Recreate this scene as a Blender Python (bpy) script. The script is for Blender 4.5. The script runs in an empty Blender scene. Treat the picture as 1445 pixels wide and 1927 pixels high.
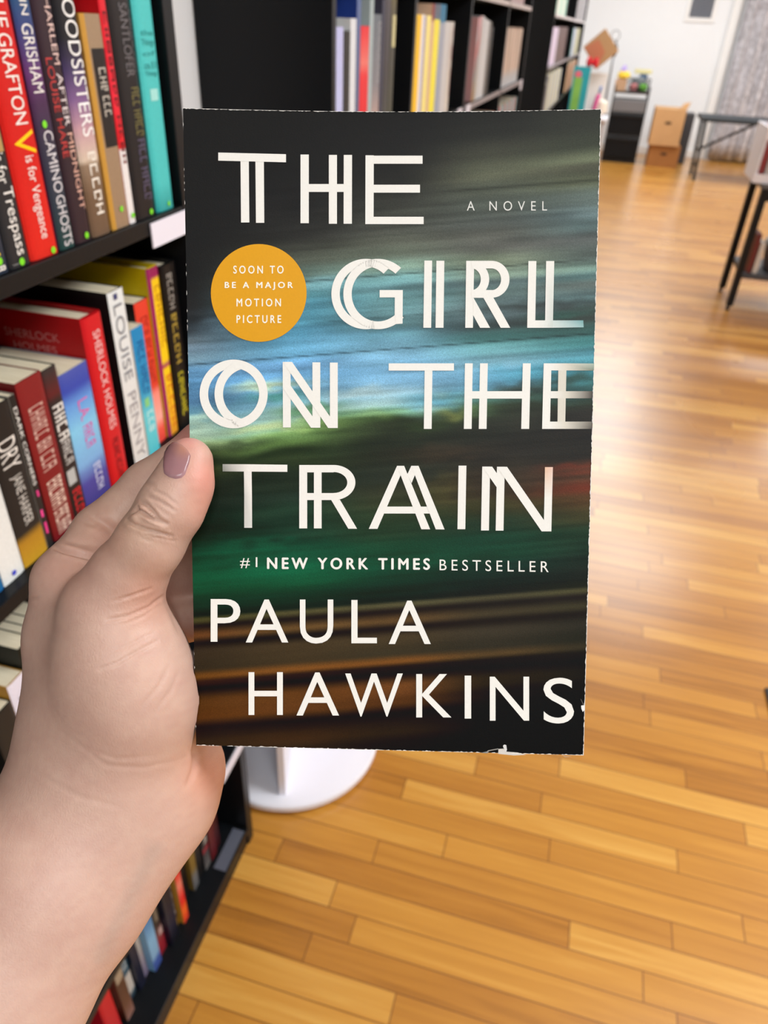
import bpy, bmesh, math, random
import numpy as np
from mathutils import Vector, Matrix
from mathutils.bvhtree import BVHTree

C = bpy.context.scene.collection
SC = bpy.context.scene
rnd = random.Random(7)

# ------------------------------------------------------------------ camera
W, H, F = 1445.0, 1927.0, 1373.0
CX, CY = W / 2, H / 2
R = np.array([[0.96356335, 0.18269284, -0.19536886],      # rows: world X, Y, Z in camera axes (x right, y down, z forward)
              [0.26387882, -0.52981231, 0.80601916],
              [0.0437451, -0.82820423, -0.55871649]])
EYE = np.array([0.0, 0.0, 1.5])

cam_d = bpy.data.cameras.new('camera')
cam = bpy.data.objects.new('camera', cam_d)
C.objects.link(cam)
M = Matrix.Identity(4)
for i in range(3):
    M[i][0] = R[i][0]; M[i][1] = -R[i][1]; M[i][2] = -R[i][2]; M[i][3] = EYE[i]
cam.matrix_world = M
cam_d.sensor_fit = 'VERTICAL'
cam_d.sensor_height = 36.0
cam_d.sensor_width = 36.0
cam_d.lens = F / H * 36.0
cam_d.clip_start = 0.02
cam_d.clip_end = 60
cam_d.dof.use_dof = True
cam_d.dof.focus_distance = 0.246
cam_d.dof.aperture_fstop = 15.0
SC.camera = cam

# ------------------------------------------------------------------ world, lights, exposure
wld = bpy.data.worlds.new('room_air'); SC.world = wld
wld.use_nodes = True
bg = wld.node_tree.nodes['Background']
bg.inputs[0].default_value = (1.0, 0.985, 0.96, 1)
bg.inputs[1].default_value = 0.12

def area(name, loc, sx, sy, power, color=(0.90, 0.966, 1.0), rot=(0, 0, 0)):
    l = bpy.data.lights.new(name, 'AREA'); l.shape = 'RECTANGLE'; l.size = sx; l.size_y = sy
    l.energy = power; l.color = color
    o = bpy.data.objects.new(name, l); C.objects.link(o); o.location = loc; o.rotation_euler = rot
    return o
LAMP = 46
for (x, y, k) in ((0.9, -1.4, 1.12), (1.75, 1.05, 1.75), (0.9, 6.2, 0.9), (0.6, 8.3, 1.0), (0.6, 10.6, 1.15), (3.3, 3.4, 0.8), (3.3, 6.8, 0.7), (2.9, 10.2, 1.2)):
    area('ceiling_lamp_light', (x, y, 2.93), 1.1, 1.1, LAMP * k)

SC.view_settings.view_transform = 'Standard'
SC.view_settings.look = 'None'
SC.view_settings.exposure = 0.2
SC.view_settings.gamma = 1.0
SC.view_settings.use_curve_mapping = False
SC.cycles.use_denoising = True
SC.cycles.max_bounces = 6
SC.cycles.diffuse_bounces = 4
SC.cycles.glossy_bounces = 3
SC.cycles.sample_clamp_indirect = 4.0
SC.cycles.caustics_reflective = False
SC.cycles.caustics_refractive = False

# ------------------------------------------------------------------ helpers: places
def ray(px, py):
    return R @ np.array([(px - CX) / F, (py - CY) / F, 1.0])
def at_x(px, py, x):
    d = ray(px, py); return EYE + d * ((x - EYE[0]) / d[0])
def at_y(px, py, y):
    d = ray(px, py); return EYE + d * ((y - EYE[1]) / d[1])
def at_z(px, py, z):
    d = ray(px, py); return EYE + d * ((z - EYE[2]) / d[2])
def c2w(P):
    return np.asarray(P) @ R.T + EYE

def lin(c):
    out = []
    for v in c[:3]:
        v = v / 255.0
        out.append(v / 12.92 if v <= 0.04045 else ((v + 0.055) / 1.055) ** 2.4)
    return out
def lin_np(a):
    a = np.asarray(a, float) / 255.0
    return np.where(a <= 0.04045, a / 12.92, ((np.clip(a, 0, None) + 0.055) / 1.055) ** 2.4)

# ------------------------------------------------------------------ helpers: materials
def new_mat(name):
    m = bpy.data.materials.new(name); m.use_nodes = True
    nt = m.node_tree
    return m, nt, nt.nodes['Principled BSDF']
def noise_bump(nt, b, scale, strength, dist=0.001, stretch=None):
    tc = nt.nodes.new('ShaderNodeTexCoord')
    n = nt.nodes.new('ShaderNodeTexNoise'); n.inputs['Scale'].default_value = scale; n.inputs['Detail'].default_value = 3
    src = tc.outputs['Object']
    if stretch:
        mp = nt.nodes.new('ShaderNodeMapping'); mp.inputs['Scale'].default_value = stretch
        nt.links.new(src, mp.inputs[0]); src = mp.outputs[0]
    nt.links.new(src, n.inputs['Vector'])
    bp = nt.nodes.new('ShaderNodeBump'); bp.inputs['Strength'].default_value = strength; bp.inputs['Distance'].default_value = dist
    nt.links.new(n.outputs[0], bp.inputs['Height']); nt.links.new(bp.outputs[0], b.inputs['Normal'])
    return n
_mc = {}
def flat(name, rgb, rough=0.5, metal=0.0, bump=None, var=0.06, spec=0.5):
    """plain surface with a faint procedural mottle; rgb is sRGB 0-255"""
    if name in _mc: return _mc[name]
    m, nt, b = new_mat(name)
    c = lin(rgb)
    b.inputs['Roughness'].default_value = rough; b.inputs['Metallic'].default_value = metal; b.inputs['Specular IOR Level'].default_value = spec
    tc = nt.nodes.new('ShaderNodeTexCoord')
    n = nt.nodes.new('ShaderNodeTexNoise'); n.inputs['Scale'].default_value = 9
    nt.links.new(tc.outputs['Object'], n.inputs['Vector'])
    mx = nt.nodes.new('ShaderNodeMix'); mx.data_type = 'RGBA'
    mx.inputs[6].default_value = (*[v * (1 - var) for v in c], 1); mx.inputs[7].default_value = (*[min(1, v * (1 + var)) for v in c], 1)
    nt.links.new(n.outputs[0], mx.inputs[0]); nt.links.new(mx.outputs[2], b.inputs['Base Color'])
    if bump: noise_bump(nt, b, bump[0], bump[1], bump[2] if len(bump) > 2 else 0.001)
    _mc[name] = m
    return m
def attr_mat(name, rough, grain=0.0, gscale=900, bump=None, spec=0.5):
    m, nt, b = new_mat(name)
    a = nt.nodes.new('ShaderNodeAttribute'); a.attribute_name = 'Col'
    b.inputs['Roughness'].default_value = rough
    b.inputs['Specular IOR Level'].default_value = spec
    if grain:
        tc = nt.nodes.new('ShaderNodeTexCoord')
        n = nt.nodes.new('ShaderNodeTexNoise'); n.inputs['Scale'].default_value = gscale; n.inputs['Detail'].default_value = 2
        nt.links.new(tc.outputs['Object'], n.inputs['Vector'])
        mr = nt.nodes.new('ShaderNodeMapRange'); mr.inputs[1].default_value = 0.25; mr.inputs[2].default_value = 0.75
        mr.inputs[3].default_value = 1 - grain; mr.inputs[4].default_value = 1 + grain
        nt.links.new(n.outputs[0], mr.inputs[0])
        mx = nt.nodes.new('ShaderNodeVectorMath'); mx.operation = 'SCALE'
        nt.links.new(a.outputs['Color'], mx.inputs[0]); nt.links.new(mr.outputs[0], mx.inputs['Scale'])
        nt.links.new(mx.outputs[0], b.inputs['Base Color'])
    else:
        nt.links.new(a.outputs['Color'], b.inputs['Base Color'])
    if bump: noise_bump(nt, b, *bump)
    return m

M_PRINT = attr_mat('printed_cover', 0.4, 0.05, 300, None, 0.25)
M_ART = attr_mat('printed_artwork', 0.45, 0.2, 2600, (2200, 0.12, 0.0002), 0.15)
M_INK = attr_mat('printed_lettering', 0.45, 0.02, 1500, None, 0.2)
M_FAR = attr_mat('far_book_print', 0.5, 0.04, 60, None, 0.25)

def page_mat():
    m, nt, b = new_mat('page_edges')
    tc = nt.nodes.new('ShaderNodeTexCoord'); mp = nt.nodes.new('ShaderNodeMapping'); mp.inputs['Scale'].default_value = (30, 2500, 30)
    n = nt.nodes.new('ShaderNodeTexNoise'); n.inputs['Scale'].default_value = 1.0
    nt.links.new(tc.outputs['Object'], mp.inputs[0]); nt.links.new(mp.outputs[0], n.inputs['Vector'])
    cr = nt.nodes.new('ShaderNodeValToRGB')
    cr.color_ramp.elements[0].position = 0.3; cr.color_ramp.elements[0].color = (*lin((206, 190, 158)), 1)
    cr.color_ramp.elements[1].position = 0.7; cr.color_ramp.elements[1].color = (*lin((238, 226, 200)), 1)
    nt.links.new(n.outputs[0], cr.inputs[0]); nt.links.new(cr.outputs[0], b.inputs['Base Color'])
    b.inputs['Roughness'].default_value = 0.85
    return m
M_PAGE = page_mat()
M_BLACK = flat('black_laminate', (15, 17, 20), 0.38, bump=(160, 0.1), spec=0.2)
M_BLACKM = flat('black_metal', (18, 18, 20), 0.4, spec=0.3)
M_WALL = flat('white_wall_paint', (235, 236, 238), 0.75, bump=(70, 0.15), var=0.01)
M_CEIL = flat('white_ceiling', (240, 239, 236), 0.9, bump=(60, 0.2), var=0.01)
M_TRIM = flat('white_trim_paint', (238, 236, 234), 0.45, var=0.01)
M_WHITE = flat('white_laminate', (236, 234, 242), 0.35, var=0.01)
M_LABEL = flat('label_paper', (226, 224, 238), 0.6, var=0.01)

def floor_mat():
    m, nt, b = new_mat('oak_strip_floor')
    N = nt.nodes.new; L = nt.links.new
    tc = N('ShaderNodeTexCoord'); sp = N('ShaderNodeSeparateXYZ'); L(tc.outputs['Object'], sp.inputs[0])
    def math_(op, a, bb=None, c=None):
        n = N('ShaderNodeMath'); n.operation = op
        for i, v in enumerate((a, bb, c)):
            if v is None: continue
            if isinstance(v, (int, float)): n.inputs[i].default_value = v
            else: L(v, n.inputs[i])
        return n.outputs[0]
    ys = math_('DIVIDE', sp.outputs['Y'], 0.057)
    row = math_('FLOOR', ys); fy = math_('FRACT', ys)
    wn = N('ShaderNodeTexWhiteNoise'); wn.noise_dimensions = '1D'; L(row, wn.inputs['W'])
    xs = math_('DIVIDE', math_('MULTIPLY_ADD', wn.outputs['Value'], 7.3, sp.outputs['X']), 0.62)
    col = math_('FLOOR', xs); fx = math_('FRACT', xs)
    cb = N('ShaderNodeCombineXYZ'); L(col, cb.inputs[0]); L(row, cb.inputs[1])
    wn2 = N('ShaderNodeTexWhiteNoise'); wn2.noise_dimensions = '2D'; L(cb.outputs[0], wn2.inputs['Vector'])
    # grain: noise stretched along the board, shifted per board
    mp = N('ShaderNodeMapping'); mp.inputs['Scale'].default_value = (3.2, 60, 1); L(tc.outputs['Object'], mp.inputs[0])
    sh = N('ShaderNodeVectorMath'); sh.operation = 'MULTIPLY_ADD'; L(wn2.outputs['Color'], sh.inputs[0]); sh.inputs[1].default_value = (40, 40, 40); L(mp.outputs[0], sh.inputs[2])
    g = N('ShaderNodeTexNoise'); g.inputs['Scale'].default_value = 1.0; g.inputs['Detail'].default_value = 5; g.inputs['Distortion'].default_value = 0.6; L(sh.outputs[0], g.inputs['Vector'])
    t = math_('ADD', math_('MULTIPLY', wn2.outputs['Value'], 0.52), math_('MULTIPLY', g.outputs[0], 0.6))
    cr = N('ShaderNodeValToRGB'); e = cr.color_ramp.elements
    e[0].position = 0.10; e[0].color = (*lin(FLOOR_C[0]), 1)
    e[1].position = 0.95; e[1].color = (*lin(FLOOR_C[3]), 1)
    x = e.new(0.36); x.color = (*lin(FLOOR_C[1]), 1)
    x = e.new(0.66); x.color = (*lin(FLOOR_C[2]), 1)
    L(t, cr.inputs[0])
    # seams
    ey = math_('MINIMUM', fy, math_('SUBTRACT', 1.0, fy)); ex = math_('MINIMUM', fx, math_('SUBTRACT', 1.0, fx))
    sy = math_('GREATER_THAN', ey, 0.018); sx = math_('GREATER_THAN', ex, 0.0018)
    seam = math_('MULTIPLY', sy, sx)
    mx = N('ShaderNodeMix'); mx.data_type = 'RGBA'; mx.inputs[6].default_value = (*lin((116, 68, 28)), 1); L(seam, mx.inputs[0]); L(cr.outputs[0], mx.inputs[7])
    L(mx.outputs[2], b.inputs['Base Color'])
    rn = N('ShaderNodeTexNoise'); rn.inputs['Scale'].default_value = 2.2; L(tc.outputs['Object'], rn.inputs['Vector'])
    L(math_('MULTIPLY_ADD', rn.outputs[0], 0.12, 0.23), b.inputs['Roughness'])
    bp = N('ShaderNodeBump'); bp.inputs['Strength'].default_value = 0.25; bp.inputs['Distance'].default_value = 0.0015
    L(math_('MULTIPLY_ADD', seam, 0.8, math_('MULTIPLY', g.outputs[0], 0.25)), bp.inputs['Height']); L(bp.outputs[0], b.inputs['Normal'])
    b.inputs['Coat Weight'].default_value = 0.5; b.inputs['Coat Roughness'].default_value = 0.28
    return m
FLOOR_C = [(130, 80, 30), (176, 116, 44), (198, 138, 56), (220, 168, 84)]
M_FLOOR = floor_mat()

# ------------------------------------------------------------------ helpers: meshes
def tag(o, label=None, cat=None, group=None, kind=None):
    if label: o['label'] = label
    if cat: o['category'] = cat
    if group: o['group'] = group
    if kind: o['kind'] = kind
    return o
def empty(name, loc, rotz=0.0):
    o = bpy.data.objects.new(name, None); C.objects.link(o); o.location = [float(v) for v in loc]; o.rotation_euler = (0, 0, rotz)
    o.empty_display_size = 0.05
    return o

class MB:
    """collects verts / faces / per-vertex colours, builds ONE mesh object"""
    def __init__(s): s.v = []; s.f = []; s.c = []; s.m = []; s.smooth = False
    def add(s, verts, faces, col=(200, 200, 200), mi=0):
        n = len(s.v)
        s.v += [tuple(float(x) for x in p) for p in verts]
        if len(verts) and isinstance(col, list): s.c += [lin(c) for c in col]
        else: s.c += [lin(col)] * len(verts)
        s.f += [tuple(i + n for i in f) for f in faces]; s.m += [mi] * len(faces)
        return s
    def box(s, lo, hi, col=(200, 200, 200), mi=0, bev=0.0):
        x0, y0, z0 = lo; x1, y1, z1 = hi
        if bev > 0:
            bm = bmesh.new(); bmesh.ops.create_cube(bm, size=1.0)
            for v in bm.verts:
                v.co = ((x0 + x1) / 2 + v.co.x * (x1 - x0), (y0 + y1) / 2 + v.co.y * (y1 - y0), (z0 + z1) / 2 + v.co.z * (z1 - z0))
            bmesh.ops.bevel(bm, geom=bm.edges[:], offset=min(bev, 0.45 * min(x1 - x0, y1 - y0, z1 - z0)), segments=2, affect='EDGES', profile=0.5)
            bm.verts.index_update()
            s.add([v.co for v in bm.verts], [[v.index for v in f.verts] for f in bm.faces], col, mi); bm.free()
            return s
        s.add([(x0, y0, z0), (x1, y0, z0), (x1, y1, z0), (x0, y1, z0), (x0, y0, z1), (x1, y0, z1), (x1, y1, z1), (x0, y1, z1)],
              [(0, 3, 2, 1), (4, 5, 6, 7), (0, 1, 5, 4), (1, 2, 6, 5), (2, 3, 7, 6), (3, 0, 4, 7)], col, mi)
        return s
    def tube(s, pts, r, n=8, col=(200, 200, 200), mi=0, closed=False):
        pts = [Vector([float(q) for q in p]) for p in pts]; rings = []; k = len(pts)
        for i, p in enumerate(pts):
            a = pts[(i - 1) % k] if (closed or i > 0) else p; b = pts[(i + 1) % k] if (closed or i < k - 1) else p
            d = (b - a).normalized(); u = d.orthogonal().normalized()
            if rings: 
                u = (last - d * last.dot(d)).normalized()
            last = u; w = d.cross(u)
            rr = r[i] if isinstance(r, (list, tuple)) else r
            rings.append([p + (u * math.cos(2 * math.pi * j / n) + w * math.sin(2 * math.pi * j / n)) * rr for j in range(n)])
        vs = [q for ring in rings for q in ring]; fs = []
        for i in range(k if closed else k - 1):
            i2 = (i + 1) % k
            for j in range(n):
                fs.append((i * n + j, i * n + (j + 1) % n, i2 * n + (j + 1) % n, i2 * n + j))
        if not closed:
            fs.append(tuple(reversed(range(n)))); fs.append(tuple((k - 1) * n + j for j in range(n)))
        s.add(vs, fs, col, mi); return s
    def lathe(s, prof, n=48, col=(200, 200, 200), mi=0, c=(0, 0, 0)):
        vs = []; fs = []
        for (r, z) in prof:
            for j in range(n):
                a = 2 * math.pi * j / n; vs.append((c[0] + r * math.cos(a), c[1] + r * math.sin(a), c[2] + z))
        for i in range(len(prof) - 1):
            for j in range(n):
                fs.append((i * n + j, i * n + (j + 1) % n, (i + 1) * n + (j + 1) % n, (i + 1) * n + j))
        s.add(vs, fs, col, mi); return s
    def build(s, name, mats, parent=None, smooth=False, loc=None):
        me = bpy.data.meshes.new(name); me.from_pydata(s.v, [], s.f)
        if not isinstance(mats, (list, tuple)): mats = [mats]
        for m in mats: me.materials.append(m)
        me.polygons.foreach_set('material_index', s.m)
        at = me.color_attributes.new('Col', 'FLOAT_COLOR', 'POINT')
        arr = np.ones((len(s.v), 4), np.float32); arr[:, :3] = np.array(s.c, np.float32).reshape(-1, 3)
        at.data.foreach_set('color', arr.ravel())
        if smooth: me.polygons.foreach_set('use_smooth', [True] * len(me.polygons))
        me.update()
        o = bpy.data.objects.new(name, me); C.objects.link(o)
        if parent is not None: o.parent = parent
        if loc is not None: o.location = [float(v) for v in loc]
        return o

_glyph = {}
def glyphs(text, bold=0.0, spacing=1.0):
    """2-D mesh of a word in the built-in font, normalised so cap height = 1 and x starts at 0"""
    key = (text, spacing)
    if key in _glyph: return _glyph[key]
    if text[0] == '~':                       # lettering too blurred to read: rows of letter-like strokes
        r_ = random.Random(text); v = []; f = []; x = 0.0
        def bar(x0, y0, x1, y1):
            n = len(v); v.extend([(x0, y0), (x1, y0), (x1, y1), (x0, y1)]); f.append((n, n + 1, n + 2, n + 3))
        for ch in [q for n_ in text[1:].split(' ') for q in range(int(n_) + 1)]:
            w = 0.55 + 0.3 * r_.random()
            if ch == 0:
                x += 0.4 if x > 0 else 0; continue
            k = r_.random()
            bar(x, 0, x + 0.17, 1)
            if k < 0.7: bar(x + w - 0.17, 0.0 if k < 0.5 else 0.45, x + w, 1)
            if k > 0.25: bar(x + 0.17, 0.83, x + w - 0.17, 1)
            if k > 0.45: bar(x + 0.17, 0.0, x + w - (0.17 if k < 0.7 else 0), 0.17)
            if k < 0.6: bar(x + 0.17, 0.42, x + w - 0.17, 0.57)
            x += w + 0.22
        v = np.array(v); _glyph[key] = (v, f, v.max(0)); return _glyph[key]
    cu = bpy.data.curves.new('txt', 'FONT'); cu.body = text; cu.resolution_u = 5; cu.space_character = spacing; cu.fill_mode = 'FRONT'
    ob = bpy.data.objects.new('txt', cu); C.objects.link(ob)
    bpy.context.view_layer.update()
    dg = bpy.context.evaluated_depsgraph_get()
    me = bpy.data.meshes.new_from_object(ob.evaluated_get(dg))
    v = np.array([p.co[:2] for p in me.vertices]) if len(me.vertices) else np.zeros((0, 2))
    f = [tuple(p.vertices) for p in me.polygons]
    bpy.data.objects.remove(ob); bpy.data.curves.remove(cu); bpy.data.meshes.remove(me)
    v = v - v.min(0); ext = v.max(0)
    _raw = (v, f, ext)
    _glyph[key] = (v, f, ext)
    return _glyph[key]

# ------------------------------------------------------------------ the room
def struct(mb, name, mats, **k):
    o = mb.build(name, mats, **k); o['kind'] = 'structure'; return o
XW = -0.711
struct(MB().box((XW - 0.1, -2.6, -0.05), (4.6, 12.8, 0.0)), 'floor', M_FLOOR)
struct(MB().box((XW - 0.1, -2.6, 3.0), (4.6, 12.8, 3.05)), 'ceiling', M_CEIL)
struct(MB().box((XW - 0.1, -2.6, 0.0), (XW, 12.8, 3.0)), 'wall_left', M_WALL)
struct(MB().box((XW, 12.72, 0.0), (4.5, 12.8, 3.0)), 'wall_back', M_WALL)
struct(MB().box((4.5, -2.6, 0.0), (4.6, 12.8, 3.0)), 'wall_right', M_WALL)
struct(MB().box((XW, 12.7, 0.0), (1.36, 12.719, 0.11), bev=0.004), 'baseboard_back', M_TRIM)
struct(MB().box((XW + 0.001, -2.6, 0.0), (XW + 0.014, 12.69, 0.11)), 'baseboard_left', M_TRIM)
struct(MB().box((1.36, 12.655, 0.0), (1.47, 12.719, 2.98), bev=0.004), 'trim_1', M_TRIM)

# ------------------------------------------------------------------ books on the shelves
M_GREEN = flat('green_sticker', (120, 222, 30), 0.5, var=0.02)
M_BLUE = flat('blue_sticker', (60, 70, 200), 0.5, var=0.02)

def ramp(stops, t):
    stops = sorted(stops)
    if t <= stops[0][0]: return stops[0][1]
    for (a, ca), (b, cb) in zip(stops, stops[1:]):
        if t <= b:
            k = 0 if b == a else (t - a) / (b - a)
            return tuple(ca[i] + (cb[i] - ca[i]) * k for i in range(3))
    return stops[-1][1]

def book(name, label, group, xs, y0, y1, z0, h, depth, spine, cover=None, hard=False, texts=(), stickers=(), marks=(), far=False, rot=0.0, cover_text=()):
    """spine faces +X at x=xs; spine = colour stops (0 bottom .. 1 top)"""
    t = y1 - y0
    if not isinstance(spine, list): spine = [(0, spine)]
    cover = cover or ramp(spine, 0.5)
    th = 0.0022 if hard else 0.0005
    ov = 0.003 if hard else 0.0
    bul = min(0.0035, t * 0.10) if hard else min(0.0012, t * 0.04)
    n = 14
    prof = []
    for i in range(n + 1):                                   # outer spine arc
        s = i / n; prof.append((-bul * (2 * s - 1) ** 6, s * t))
    mb = MB()
    zs = sorted(set([0.0, 1.0] + [i / 14 for i in range(15)] + [p for p, _ in spine if 0 < p < 1])) if len(spine) > 1 else [0.0, 1.0]
    vs = []; cs = []
    for z in zs:
        for (x, y) in prof: vs.append((x, y, z * h)); cs.append(ramp(spine, z))
    m = n + 1; fs = [(i * m + j, i * m + j + 1, (i + 1) * m + j + 1, (i + 1) * m + j) for i in range(len(zs) - 1) for j in range(n)]
    mb.add(vs, fs, cs)
    mb.box((-depth, 0, 0), (-bul, th, h), cover)
    mb.box((-depth, t - th, 0), (-bul, t, h), cover)
    mb.box((-bul - th, th, 0), (-bul - 0.0001, t - th, h), cover)    # inside of the spine
    def surf(y):
        s = min(1, max(0, y / t)); return -bul * (2 * s - 1) ** 6 + 0.0004
    for tx in texts:
        word, za, zb, ya, yb, col = tx[:6]
        bold = tx[6] if len(tx) > 6 else 0.0
        v, f, e = glyphs(word, bold)
        if tx[-1] == 'across':                                # upright words stacked on the spine
            pts = [(surf(t * (ya + (yb - ya) * p[0] / e[0])), t * (ya + (yb - ya) * p[0] / e[0]), h * (zb + (za - zb) * p[1] / e[1])) for p in v]
        else:                                                 # reads top to bottom
            pts = [(surf(t * (ya + (yb - ya) * p[1] / e[1])), t * (ya + (yb - ya) * p[1] / e[1]), h * (za + (zb - za) * p[0] / e[0])) for p in v]
        mb.add(pts, f, col)
    for (za, zb, ya, yb, col) in marks:                       # printed blocks on the spine
        k = 4
        pts = []; fs = []
        for i in range(k + 1):
            y = t * (ya + (yb - ya) * i / k)
            pts += [(surf(y) - 0.0001, y, za * h), (surf(y) - 0.0001, y, zb * h)]
        for i in range(k): fs.append((2 * i, 2 * i + 2, 2 * i + 3, 2 * i + 1))
        mb.add(pts, fs, col)
    for (word, xa, xb, za, zb, col) in cover_text:            # lettering on the board facing -Y
        v, f, e = glyphs(word)
        mb.add([(xa + (xb - xa) * p[0] / e[0], -0.0003, h * (zb + (za - zb) * p[1] / e[1])) for p in v], f, col)
    loc = (xs, y0, z0 + 0.0006)
    if far:
        mb.box((-depth + 0.004, th, ov + 0.0005), (-bul - th - 0.001, t - th, h - ov - 0.001), (225, 215, 195), 1)
        o = mb.build(name, [M_FAR, M_PAGE], loc=loc)
        tag(o, label, 'book', group); return o
    root = empty(name, loc, rot)
    tag(root, label, 'book', group)
    mb.build('cover', M_PRINT, root, smooth=False)
    MB().box((-depth + 0.004, th + 0.0002, ov + 0.0004), (-bul - th - 0.0006, t - th - 0.0002, h - ov - (0.0012 if not hard else 0.002))).build('page_block', M_PAGE, root)
    for (z, yf, rr, mat) in stickers:
        z = max(z, (rr + 0.001) / h)
        sb = MB(); k = 16
        pts = [(surf(t * yf) + 0.0006, t * yf, z * h)] + [(surf(t * yf) + 0.0006, t * yf + rr * math.cos(2 * math.pi * i / k), z * h + rr * math.sin(2 * math.pi * i / k)) for i in range(k)]
        sb.add(pts, [(0, 1 + i, 1 + (i + 1) % k) for i in range(k)])
        so = sb.build('price_sticker', mat, root); so['label'] = 'round price dot'
    return root

# near bookcase ---------------------------------------------------------
XF = -0.461                                                   # front plane of every bookcase along the wall
SHELF_A, SHELF_B, SHELF_C, SHELF_D, SHELF_E = 1.308, 1.031, 0.685, 0.343, 0.056
def bookcase(name, label, y0, y1, shelves, top, uprights, group, thick=0.022, plinth=True, hole=None):
    r = empty(name, (XF, y0, 0)); tag(r, label, 'bookcase', group)
    d = XF - XW - 0.002
    for u in uprights:
        a = u - y0
        MB().box((-d, a, 0), (0, a + thick, top), bev=0.0012).build('side_panel' if u in (uprights[0], uprights[-1]) else 'divider', M_BLACK, r)
    inner = sorted(uprights)
    for z in shelves:
        for u, w in zip(inner, inner[1:]):
            MB().box((-d, u - y0 + thick, z - 0.017), (-0.0005, w - y0, z), bev=0.001).build('shelf', M_BLACK, r)
    for u, w in zip(inner, inner[1:]):
        MB().box((-d, u - y0 + thick, 0.0), (-d + 0.005, w - y0, top)).build('back_panel', M_BLACK, r)
        MB().box((-d, u - y0 + thick, top - 0.02), (-0.0005, w - y0, top), bev=0.001).build('top_panel', M_BLACK, r)
        if plinth: MB().box((-0.02, u - y0 + thick, 0.0), (-0.004, w - y0, shelves[-1] - 0.017)).build('plinth', M_BLACK, r)
    return r
YB0, YB1 = -0.32, 0.842
near_case = bookcase('bookcase', 'black bookcase beside the held paperback, packed with mystery novels', YB0, YB1, [1.62, SHELF_A, SHELF_B, SHELF_C, SHELF_D, SHELF_E], 1.96,
         [YB0, YB1 - 0.022], 'black bookcases along the wall')
def shelf_label(z, y0, y1, label, dark=False, hgt=0.026, tilt=0.35):
    o = MB()
    n = 3
    o.add([(0.0, 0, 0.0), (0.0, y1 - y0, 0.0), (0.0, y1 - y0, hgt), (0.0, 0, hgt), (0.0016, 0, 0.0), (0.0016, y1 - y0, 0.0), (0.0016, y1 - y0, hgt), (0.0016, 0, hgt)],
          [(0, 3, 2, 1), (4, 5, 6, 7), (0, 1, 5, 4), (1, 2, 6, 5), (2, 3, 7, 6), (3, 0, 4, 7)])
    ob = o.build('shelf_label', flat('grey_label', (84, 86, 98), 0.5) if dark else M_LABEL, loc=(XF + 0.0006, y0, z))
    tag(ob, label, 'label', 'shelf labels on the near bookcase')
    return ob

GA, GB, GC, GD = ('novels on the upper shelf', 'novels on the middle shelf', 'novels on the third shelf', 'novels on the bottom shelf')
XA = -0.466
def ya(px, py, x=XA): return float(at_x(px, py, x)[1])
def zf(px, py, z0, h, x=XA): return float((at_x(px, py, x)[2] - z0) / h)
def tx(word, a, b, l0, l1, col, z0, h, bold=0.0, x=XA):
    return (word, min(0.985, max(0.012, zf(*a, z0, h, x))), min(0.99, max(0.012, zf(*b, z0, h, x))), l0, l1, col, bold)
HA = 0.238
zA = SHELF_A
def A(y0p, y1p): return ya(*y0p) + 0.0004, ya(*y1p) - 0.0004
WHT = (238, 236, 232)
y0, y1 = A((-22, 548), (27.6, 531))
book('novel', 'dark navy novel with yellow lettering at the edge of the upper shelf', GA, XA, y0, y1, zA, HA, 0.16, [(0, (30, 42, 60)), (0.12, (45, 52, 66)), (1, (22, 28, 44))], hard=True,
     texts=[tx('~5', (-14, 330), (11, 478), 0.3, 0.72, (238, 205, 60), zA, HA, 0.02), tx('~1', (8, 500), (14, 520), 0.5, 0.8, WHT, zA, HA)], stickers=[(zf(3, 491, zA, HA), 0.62, 0.0032, M_GREEN)])
y0, y1 = A((27.6, 531), (64, 507))
book('novel', 'charcoal novel with white lettering beside the red one with a yellow letter', GA, XA, y0, y1, zA, HA, 0.16, [(0, (38, 39, 43)), (1, (30, 30, 34))], hard=True,
     texts=[tx('is for', (3, 288), (16, 345), 0.30, 0.78, WHT, zA, HA, 0.01), tx('Trespass', (17, 352), (46, 478), 0.25, 0.85, WHT, zA, HA, 0.015),
            tx('~2', (44, 493), (49, 507), 0.1, 0.4, (170, 170, 170), zA, HA), tx('SUE GRAFTON', (-60, -90), (-8, 170), 0.3, 0.75, (200, 170, 120), zA, HA)],
     marks=[(zf(12, 285, zA, HA), zf(3, 235, zA, HA), 0.1, 0.85, (176, 146, 92))], stickers=[(zf(46, 491, zA, HA), 0.5, 0.0032, M_GREEN)])
y0, y1 = A((66, 507), (118, 488))
book('novel', 'red novel with one large yellow letter and white lettering', GA, XA, y0, y1, zA, HA, 0.16, [(0, (214, 36, 26)), (0.5, (200, 20, 14)), (1, (196, 18, 14))], (150, 16, 14), hard=True,
     texts=[tx('SUE', (-4, -22), (25, 53), 0.36, 0.76, WHT, zA, HA, 0.02), tx('GRAFTON', (18, 64), (57, 233), 0.36, 0.76, WHT, zA, HA, 0.02),
            tx('V', (50, 246), (76, 287), 0.2, 0.84, (252, 206, 10), zA, HA, 0.03), tx('is for Vengeance', (60, 293), (93, 446), 0.34, 0.72, WHT, zA, HA, 0.01)],
     stickers=[(zf(107, 476, zA, HA), 0.72, 0.003, M_GREEN)])
y0, y1 = A((119, 488), (147, 477))
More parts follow.
